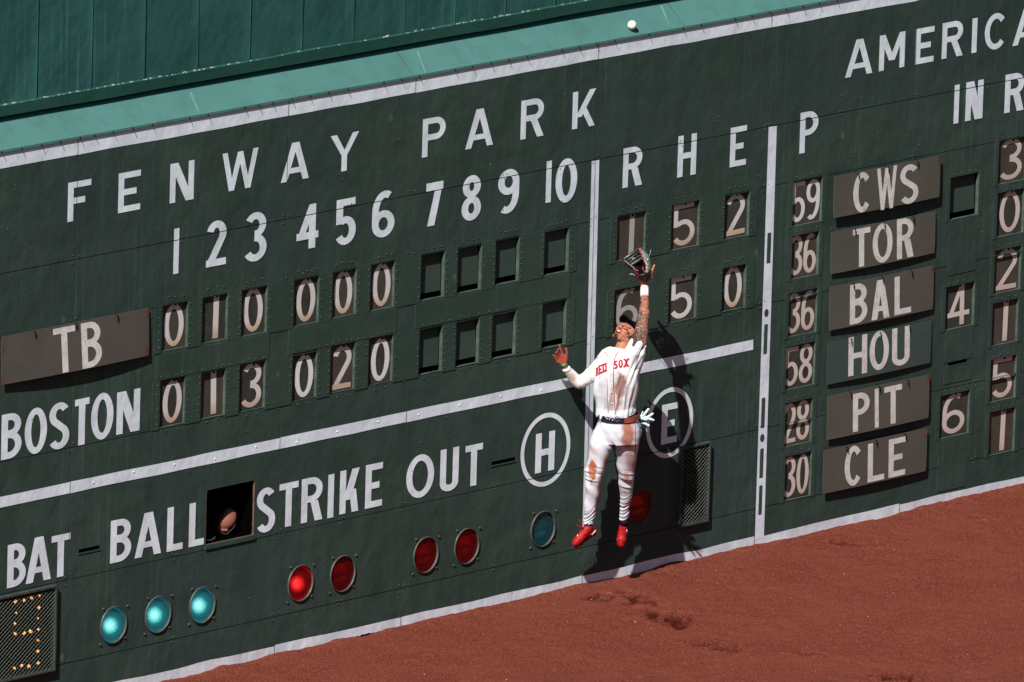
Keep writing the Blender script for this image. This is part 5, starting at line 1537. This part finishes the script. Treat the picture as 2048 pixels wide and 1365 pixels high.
def jletter(ch, bl, wv, hv, name='jersey_letter'):
    """letter spanned by picture vectors, wrapped on the chest; slab feet like the shirt's lettering"""
    V2, F2 = glyph_tris(ch, .7, 1.0, .24, .19)
    out = []; ok = True
    for x, y in V2:
        p = cast(bl[0] + wv[0] * x / .7 + hv[0] * y, bl[1] + wv[1] * x / .7 + hv[1] * y, bvhJ, .006)
        if p is None: return
        out.append(p)
    mb = MB(); mb.add(out, F2); obj(name, mb, M['redletter'], player)
def slab(bl, wv, hv):
    for (x0, x1) in ((-.10, .42), (.62, 1.08)):
        for y0 in (0, .88):
            c = [(x0, y0), (x1, y0), (x1, y0 + .12), (x0, y0 + .12)]
            ps = [cast(bl[0] + wv[0] * x + hv[0] * y, bl[1] + wv[1] * x + hv[1] * y, bvhJ, .0064) for x, y in c]
            if all(p is not None for p in ps): mb = MB(); mb.quad(*ps); obj('letter_serif', mb, M['redletter'], player)
for ch, bl, wv, hv in (('R', (1192.0, 752.5), (4.5, -2.4), (-.2, -16)), ('E', (1197.6, 748.6), (6.2, -2.4), (-.4, -17)), ('D', (1204.8, 745.4), (9, -3), (-.4, -17)),
                       ('S', (1226.8, 739), (8.6, -2.2), (.2, -16.5)), ('O', (1236.6, 736.6), (9, -1.8), (.2, -16.5)), ('X', (1247.2, 734.6), (10.5, -1.6), (.4, -16.5))):
    jletter(ch, bl, wv, hv)
    if ch in 'REDX': slab(bl, wv, hv)
line_on('chest_mark', [(1194.5, 715.5), (1198, 714.5), (1202, 713), (1206, 711)], bvhJ, .0022, M['redletter'], .003, 2)
# ---- belt
bl_ = MB(); n = 48; c = PP(1235.3, 834, 0); vs = []
tilt = lambda a: 0.0
for (dz_, e) in ((-.021, .0), (-.021, .005), (.021, .005), (.021, .0)):
    for i in range(n):
        a = 2 * math.pi * i / n; ca, sa = math.cos(a), math.sin(a)
        vs.append(c + Rr * (41.5 * q + e) * math.copysign(abs(ca) ** .85, ca) + Dd * (.126 + e) * math.copysign(abs(sa) ** .85, sa) + UP * (dz_ - .004 + .018 * ca * ca * (1 if ca > 0 else .9)))
half = [('belt', M['belt_red'], lambda i: not (n * .5 <= i < n * .79)), ('belt_front', M['navy'], lambda i: n * .5 <= i < n * .79)]
for nm_, mt_, cond in half:
    mb = MB(); mb.v = [tuple(v) for v in vs]
    for i in range(n):
        if not cond(i): continue
        j = (i + 1) % n
        for r_ in range(3): mb.f.append((r_ * n + i, r_ * n + j, (r_ + 1) * n + j, (r_ + 1) * n + i)); mb.m.append(0)
    bo = obj(nm_, mb, mt_, player, smooth=False)
    if nm_ == 'belt_front': beltf = mb
bvhBelt = BVHTree.FromPolygons([tuple(v) for v in vs], [(r_ * n + i, r_ * n + (i + 1) % n, (r_ + 1) * n + (i + 1) % n, (r_ + 1) * n + i) for r_ in range(3) for i in range(n)])
for k_, (sx_, sy_) in enumerate([(1209, 831.5), (1212, 835.5), (1215, 833.5), (1218.5, 838.5), (1221.5, 836), (1225, 840.5), (1228.5, 837.5), (1206, 829), (1214.5, 838)]):
    cpt = cast(sx_, sy_, bvhBelt, .002)
    if cpt is None: continue
    mb = MB(); ps = []
    for i in range(10):
        r = .0062 if i % 2 == 0 else .0028; a = math.pi / 2 + 2 * math.pi * i / 10
        ps.append(cpt + Rr * r * math.cos(a) + UP * r * math.sin(a))
    mb.add(ps + [cpt], [(i, (i + 1) % 10, 10) for i in range(10)]); obj('belt_star', mb, M['whitep'], player)
bk = cast(1234.5, 838.5, bvhBelt, .004)
mb = MB(); mb.tube([bk + Rr * (.020 * math.cos(t)) + UP * (.019 * math.sin(t)) for t in [2 * math.pi * (i + .5) / 8 for i in range(9)]], .004, 6); obj('buckle', mb, M['rim'], player)
# ---- wrist things
def band(name, a, b, r, mat):
    mb = MB(); mb.tube([a, a.lerp(b, .5), b], [r, r * 1.03, r], 20); return obj(name, mb, mat, player, smooth=True)
band('wrist_tape', PP(1289, 593.5, .118), PP(1289.2, 575.5, .183), .0335, M['tape'])
band('green_wristband', PP(1129.2, 732.3, -.127), PP(1127.9, 728.2, -.13), .0268, M['greenband'])
band('sleeve_cuff', PP(1133.8, 739.8, -.113), PP(1132.3, 736.8, -.118), .0335, M['whitep'])
mb = MB(); mb.tube([PP(1225.5 + 18 * math.sin(t) * .5 + 7, 700 + 4.5 * math.cos(t) - t * 0, -.105) for t in np.linspace(-1.5, 1.5, 12)], .0028, 5); obj('neck_chain', mb, M['gold'], player, smooth=True)
# ---- socks and shoes
band('sock', PP(1176.8, 1044, .055), PP(1177, 1057, .06), .036, M['sock']); band('sock', PP(1249, 1034, .335), PP(1248, 1050, .35), .0355, M['navy'])
def shoe(pts, sole, lace, stripes, lab):
    mb = MB()
    for a, b in zip(pts[:-1], pts[1:]): capsule(mb, PP(*a[:3]), a[3], PP(*b[:3]), b[3])
    V_, N_, F_ = remesh(mb, .0042, 4, .5)
    V_ = V_ + N_ * ((vnoise(V_[:, 0] * 90 + V_[:, 1] * 60 + 900, V_[:, 2] * 80, 121) - .5) * .004)[:, None]
    so_ = emit('shoe', V_, F_, M['shoe'], player); 
    if lab: so_['label'] = lab
    bv = BVHTree.FromPolygons([tuple(v) for v in V_], F_)
    mb = MB()
    for a, b in zip(sole[:-1], sole[1:]): capsule(mb, PP(*a[:3]), a[3], PP(*b[:3]), b[3], 10, 4)
    V3, N3, F3 = remesh(mb, .005, 2, .5); sl_ = emit('sole', V3, F3, M['shoe_d'], so_)
    mb = MB()
    for l in lace:
        ps = [cast(x, y, bv, .003) for x, y in l]; ps = [p for p in ps if p is not None]
        if len(ps) > 1: mb.tube(ps, .0028, 5)
    if mb.v: obj('lace', mb, simple('red_lace', (.5, .03, .03, 1), .5, var=.3), so_, smooth=True)
    mb = MB()
    for l in stripes:
        ps = [cast(x, y, bv, .002) for x, y in l]; ps = [p for p in ps if p is not None]
        if len(ps) > 1: mb.tube(ps, .0034, 5)
    if mb.v: obj('shoe_stripe', mb, M['whitep'], so_, smooth=True)
    return so_
emptyfix = None
shoe([(1178, 1053, .06, .036), (1172, 1062, .04, .038), (1163, 1073, .01, .037), (1153, 1084, -.015, .033), (1150, 1087, -.02, .027)] + [(1163, 1073, .01, .032), (1188, 1063, .095, .024)],
     [(1190, 1067, .105, .016), (1176, 1076, .06, .016), (1166, 1083, .025, .023), (1155, 1091.5, -.005, .022)],
     [[(1167, 1059), (1175, 1062)], [(1164, 1063), (1173, 1067)], [(1161, 1068), (1169, 1071)], [(1158, 1072), (1166, 1076)]], [[(1154, 1073), (1156, 1070)], [(1183, 1070), (1188, 1066), (1191, 1061)], [(1168, 1083), (1172, 1079)]], 'red shoe with its loose lace, toe turned to the left')
shoe([(1248, 1046, .35, .033), (1246.5, 1058, .355, .036), (1244, 1072, .35, .038), (1242.5, 1081, .335, .040), (1242, 1086.5, .33, .034)],
     [(1249, 1062, .39, .028), (1245, 1078, .38, .036), (1242.5, 1089.5, .35, .031)],
     [[(1241, 1052), (1250, 1053)], [(1240, 1057), (1250, 1058)], [(1239.5, 1062), (1250, 1063)], [(1239, 1067), (1250, 1068)]], [[(1253.5, 1060), (1254, 1066)], [(1252.5, 1071), (1255, 1068)]], 'red shoe pointing straight down')
mb = MB(); mb.tube([PP(x, y, .0) for x, y in ((1167, 1058), (1162, 1052), (1159, 1043), (1158.5, 1039), (1161, 1041), (1165, 1053))], .0028, 5); mb.tube([PP(x, y, .0) for x, y in ((1167, 1058), (1160, 1055), (1153, 1050))], .0024, 5)
obj('loose_lace', mb, simple('dark_red_lace', (.30, .02, .03, 1), .5), player, smooth=True)
mb = MB()
for x, y, yy_ in ((1151, 1095, .0), (1154, 1095, .01), (1159, 1092, .02)): mb.tube([PP(x, y - 3, yy_), PP(x, y + 1.5, yy_)], [.007, .003], 5)
obj('cleat', mb, M['black'], player)

# ---- fielding glove
def PG(x, y, d=0.0): return PP(x, y, d + .100)
gl = thing('baseball_glove', 'black fielding glove with pink laces and camouflage back worn on the raised hand', 'glove', PG(1288, 560, .10))
def surf(name, A, Bc, mat, depth, n=14, k=8, thick=.010, bulge_dir=None):
    """leather sheet spanned between two edge curves, hollowed away from the viewer"""
    def samp(C, t):
        s = t * (len(C) - 1); i = min(int(s), len(C) - 2); f = s - i
        return C[i].lerp(C[i + 1], f)
    mb = MB(); vs = []
    for sg in (0, 1):
        for i in range(n + 1):
            a = samp(A, i / n); b = samp(Bc, i / n)
            for j in range(k + 1):
                f = j / k
                p = a.lerp(b, f) + Dd * (depth * math.sin(math.pi * f) + sg * thick)
                vs.append(p)
    s_ = (n + 1) * (k + 1); fs = []
    for i in range(n):
        for j in range(k):
            a = i * (k + 1) + j
            fs += [(a, a + 1, a + k + 2, a + k + 1), (s_ + a, s_ + a + k + 1, s_ + a + k + 2, s_ + a + 1)]
    for i in range(n):
        a = i * (k + 1); b = a + k; fs += [(a, a + k + 1, s_ + a + k + 1, s_ + a), (b, s_ + b, s_ + b + k + 1, b + k + 1)]
    for j in range(k):
        a = j; b = n * (k + 1) + j; fs += [(a, s_ + a, s_ + a + 1, a + 1), (b, b + 1, s_ + b + 1, s_ + b)]
    mb.add(vs, fs); return obj(name, mb, mat, gl, smooth=True)
finI = [PG(x, y, d) for x, y, d in ((1289, 554, .07), (1291.5, 541, .06), (1289.5, 528, .05), (1285.5, 517, .05), (1281, 507, .06), (1277, 498, .07))]
finO = [PG(x, y, d) for x, y, d in ((1294, 557, .10), (1302, 547, .11), (1303.5, 531, .12), (1299, 513, .12), (1289.5, 503, .11), (1281, 496.5, .09))]
thI = [PG(x, y, d) for x, y, d in ((1283, 556, .06), (1277, 548, .03), (1270, 539, .01), (1262, 531, .0), (1254, 524.5, .0), (1248, 520, .01))]
thO = [PG(x, y, d) for x, y, d in ((1279, 558, .07), (1271.5, 551, .05), (1265.5, 542, .04), (1257, 534, .03), (1250, 527.5, .02), (1244.5, 521.5, .02))]
surf('finger_back', finI, finO, M['camo'], -.034, thick=.02)
surf('thumb', thI, thO, M['leather'], -.034, thick=.03)
surf('pocket', [thI[0], thI[1], thI[2], thI[3]], [finI[0], finI[1], finI[2], finI[3]], M['leather'], .075, 16, 12)
for k_ in range(3):          # the other finger stalls behind the index stall
    mb = MB(); o1 = .018 * (k_ + 1)
    mb.tube([PG(1296 - k_ * 3, 552, .10 + o1), PG(1299 - k_ * 4, 536, .12 + o1), PG(1293 - k_ * 6, 517, .12 + o1), PG(1284 - k_ * 7, 504 + k_ * 1.5, .10 + o1 * .8)], [.020, .020, .019, .014], 10)
    obj('finger_stall', mb, M['leather'], gl, smooth=True)
wb = MB()
def strap(a, b, r=.0075): wb.tube([PG(*a), PG((a[0] + b[0]) / 2, (a[1] + b[1]) / 2, (a[2] + b[2]) / 2 + .03), PG(*b)], r, 6)
strap((1248, 519, .01), (1277, 499, .07), .013); strap((1253, 523, .02), (1279, 503, .07), .006); strap((1262, 531, .02), (1285, 516, .06), .014); strap((1257, 526.5, .02), (1282, 509, .06), .005)
for f in (.15, .38, .62, .85):
    strap((1248 + 29 * f, 519 - 20 * f, .02 + .04 * f + .02), (1263 + 22 * f, 531 - 15 * f, .03 + .03 * f + .02), .0095)
obj('web', wb, simple('web_leather', (.030, .036, .030, 1), .35, var=.5, sc=60, spec=.6), gl, smooth=True)
def lace(pts, r=.0035, mat='pink', wig=0.0, name='lace'):
    P_ = []
    for (a, b) in zip(pts[:-1], pts[1:]):
        for i in range(5):
            f = i / 5; P_.append(PG(*[a[c] + (b[c] - a[c]) * f for c in range(3)]) + (Rr * rnd.uniform(-wig, wig) + UP * rnd.uniform(-wig, wig) - Dd * (.012 + rnd.uniform(0, wig))))
    P_.append(PG(*pts[-1]) - Dd * .012)
    mb = MB(); mb.tube(P_, r, 6); obj(name, mb, M[mat], gl, smooth=True)
lace([(1278, 497.5, .06), (1281.5, 507, .05), (1286, 517, .04), (1290, 527, .04)], .0042, wig=.003)
lace([(1276, 498, .06), (1279.5, 496.5, .08), (1282, 497, .08)], .0045)
lace([(1285, 532, .06), (1287, 538, .05), (1290, 543, .05), (1293, 547, .06)], .004, wig=.007)
lace([(1286, 536, .05), (1289, 540, .05), (1292, 545, .05)], .0035, wig=.008)
lace([(1267, 538, .01), (1270, 543, .01), (1273, 549, .02), (1277, 554, .04)], .0045, wig=.007)
lace([(1269, 537, .0), (1272, 543, .0), (1275.5, 549, .01), (1279, 553, .03)], .0035, wig=.007)
lace([(1277, 555.5, .05), (1283, 557, .06), (1289, 555.5, .07), (1294, 552, .08)], .0045, wig=.005)
lace([(1245, 522, .01), (1255, 532, .02), (1264, 540, .03)], .0025, wig=.001)
lace([(1302, 543, .09), (1304, 550, .09), (1304.5, 556, .09)], .0045, wig=.004)
lace([(1249, 520.5, .0), (1258, 528, .0), (1268, 536, .0), (1277, 542, .01)], .0022, 'palelace', name='seam_highlight')
lace([(1259, 549.5, .03), (1262, 547.5, .02), (1266, 548.5, .02), (1270, 551, .03)], .0028, 'palelace')
lace([(1298.5, 511, .09), (1300.5, 506, .08), (1301.5, 500, .07)], .0026, 'palelace')
lace([(1264, 517.5, .01), (1267, 516, .01), (1270, 517, .02)], .003, 'palelace')
mb = MB()
cc = PG(1295.3, 518.5, .075); mb.add([cc + Rr * .017 * math.cos(t) + UP * .011 * math.sin(t) - Dd * .012 for t in [2 * math.pi * i / 12 for i in range(12)]], [tuple(range(12))]); obj('patch', mb, M['leather'], gl)
mb = MB(); mb.add([cc + Rr * .0075 * math.cos(t) + UP * .0055 * math.sin(t) - Dd * .0145 for t in [2 * math.pi * i / 10 for i in range(10)]], [tuple(range(10))]); obj('patch_mark', mb, M['whitep'], gl)
surf('heel_pad', [PG(1276, 551, .03), PG(1280, 560, .05), PG(1283, 564, .06)], [PG(1304, 541, .08), PG(1303, 553, .08), PG(1297, 562, .08)], M['leather'], -.03, thick=.03)
mb = MB(); mb.tube([PG(1281, 560, .09), PG(1288, 561.5, .08), PG(1296, 558, .09), PG(1302, 553, .11)], [.010, .012, .012, .010], 8); obj('wrist_strap', mb, M['leather'], gl, smooth=True)

# ---- batting gloves in the back pocket
bg_ = thing('batting_gloves', 'pale blue and white batting gloves sticking out of the back pocket of the player', 'batting gloves', PP(1283, 845, .06))
fb = MB()
for pts in (((1282, 843, .06, .014), (1289, 829, .04, .012), (1296.5, 819.5, .04, .011)), ((1284, 841, .05, .014), (1296, 834, .035, .011), (1305, 828, .04, .010)),
            ((1284, 843, .05, .014), (1297, 837.5, .035, .0115), (1306.5, 840.5, .04, .010)), ((1282, 845, .06, .012), (1290, 847.5, .04, .0105), (1297.5, 852, .045, .0095)), ((1280, 838, .06, .012), (1284, 828, .06, .006), (1285.5, 824, .06, .005))):
    for a, b in zip(pts[:-1], pts[1:]): capsule(fb, PP(a[0], a[1], a[2]), a[3], PP(b[0], b[1], b[2]), b[3], 10, 4)
FV, FN, FF = remesh(fb, .0032, 2, .4)
FV = FV + FN * ((vnoise(FV[:, 0] * 160 + 900, FV[:, 2] * 160, 131) - .5) * .004)[:, None]
emit('fingers', FV, FF, M['paleglove'], bg_)
mb = MB(); mb.tube([PP(1279, 842, .05), PP(1286, 841.5, .03), PP(1292, 842.5, .035)], [.012, .009, .006], 8); obj('palm_patch', mb, simple('dark_blue_leather', (.015, .03, .06, 1), .5), bg_, smooth=True)

# ---- baseball in the air at the ledge
rb = ray(1264.3, 50.5); tb = (-.052 - CAM.y) / rb.y; cb = CAM + rb * tb
# distance from the ledge plane along its normal decides where the shadow falls
nl = Vector((0, -LH, LD)).normalized(); d0 = (cb - Vector((0, OV, zE))).dot(nl)
den = rb.dot(nl); tb += (.043 - d0) / den          # the cover all but touches the ledge
cb = CAM + rb * tb
ball = thing('baseball', 'white baseball with red seams in the air against the pale teal ledge', 'ball', cb - UP * .0365)
mb = MB(); mb.sphere(cb, .0368, 28, 18); obj('ball_cover', mb, simple('ball_leather', (.80, .78, .74, 1), .5, var=.06, sc=30), ball, smooth=True)
mb = MB(); ps = []
ax1 = (Rr * .8 - Dd * .5 + UP * .2).normalized(); ax3 = (UP - ax1 * UP.dot(ax1)).normalized(); ax2 = ax1.cross(ax3)
for i in range(73):
    t = 2 * math.pi * i / 72; a_, b_ = .44, 1.0
    x = math.cos(t) + .28 * math.cos(3 * t); y = math.sin(t) - .28 * math.sin(3 * t); z = 1.06 * math.sin(2 * t) 
    v = Vector((x, y, z * .9)).normalized(); ps.append(cb + (ax1 * v.x + ax2 * v.y + ax3 * v.z) * .0368)
mb.tube(ps, .0013, 5); obj('seam', mb, M['redcloth'], ball, smooth=True)

# ---- the man inside the scoreboard
def PW(px, py, Y): 
    x, z = W(px, py, Y); return Vector((x, Y, z))
hc2 = PW(451, 1044, .160)
fr2 = head_frame(-Dd * .55 - UP * .72 - Rr * .42, UP * .70 - Dd * .62 + Rr * .10)
man = thing('person', 'bald man in dark clothes leaning at the dark hatch of the scoreboard', 'person', (hc2.x, .30, GZ * 0 + .9))
B2 = MB(); head_prims(B2, hc2, fr2)
nk = hc2 + Vector((.02, .16, -.16))
chain(B2, [(hc2 + Vector((0, .05, -.04)), .058), (nk, .06), (nk + Vector((0, .10, -.25)), .13), (nk + Vector((0, .16, -.7)), .12)])
for s in (-1, 1): chain(B2, [(nk + Vector((s * .10, .06, -.10)), .06), (nk + Vector((s * .22, .10, -.18)), .055), (nk + Vector((s * .26, .12, -.42)), .042), (nk + Vector((s * .20, -.02, -.55)), .034)])
V_, N_, F_ = remesh(B2, .006, 3, .5)
rel = V_ - np.array(hc2); nearm = np.linalg.norm(rel, axis=1) < .14; hu_ = rel @ np.array(fr2[1 + 1]); V_ = V_ - np.outer(np.where(nearm & (hu_ > 0), hu_ * .22, 0), np.array(fr2[2])); rel = V_ - np.array(hc2); h_x = rel @ np.array(fr2[0]); h_f = rel @ np.array(fr2[1]); h_u = rel @ np.array(fr2[2])
hr = np.where((np.linalg.norm(rel, axis=1) < .15) & (h_x < -.022 + .02 * (vnoise(h_f * 60 + 40, h_u * 60 + 40, 9) - .5)) & (h_u < .085), .8, 0) + np.where((np.linalg.norm(rel, axis=1) < .15) & (np.abs(h_x) > .058) & (h_u < .040) & (h_f < .04), .6, 0) + np.where((h_f < -.06) & (h_u < .04), .6, 0)
z0_ = np.zeros(len(V_)); emit('body', V_, F_, attr_mat('ruddy_skin', (.21, .078, .055, 1), [('hair', (.012, .008, .006, 1), .9)], rough=.6), man, dict(ink=z0_, inkred=z0_, hair=np.clip(hr, 0, 1), red=z0_ + .75))
S2 = MB(); chain(S2, [(nk + Vector((0, .03, -.08)), .085), (nk + Vector((0, .10, -.25)), .16), (nk + Vector((0, .16, -.75)), .15)])
for s in (-1, 1): chain(S2, [(nk + Vector((s * .10, .06, -.10)), .085), (nk + Vector((s * .22, .10, -.18)), .075), (nk + Vector((s * .26, .12, -.40)), .058)])
V_, N_, F_ = remesh(S2, .008, 4, .5); emit('shirt', V_, F_, M['darkshirt'], man)
mb = MB()
for s in (-1, 1): mb.tube([HL(hc2, s * .032 + .024 * math.cos(t), .100, .005 + .017 * math.sin(t), fr2) for t in [2 * math.pi * i / 14 for i in range(15)]], .0022, 5)
for s in (-1, 1): mb.tube([HL(hc2, s * .058, .098, .010, fr2), HL(hc2, s * .080, .03, .012, fr2), HL(hc2, s * .080, -.02, .008, fr2)], .002, 5)
obj('glasses', mb, M['rim'], man)
mb = MB(); mb.tube([PW(414, 1081, .10), PW(422, 1081, .09), PW(428, 1077, .09), PW(430, 1074, .10)], .006, 6); obj('watch_strap', mb, M['whitep'], man, smooth=True)
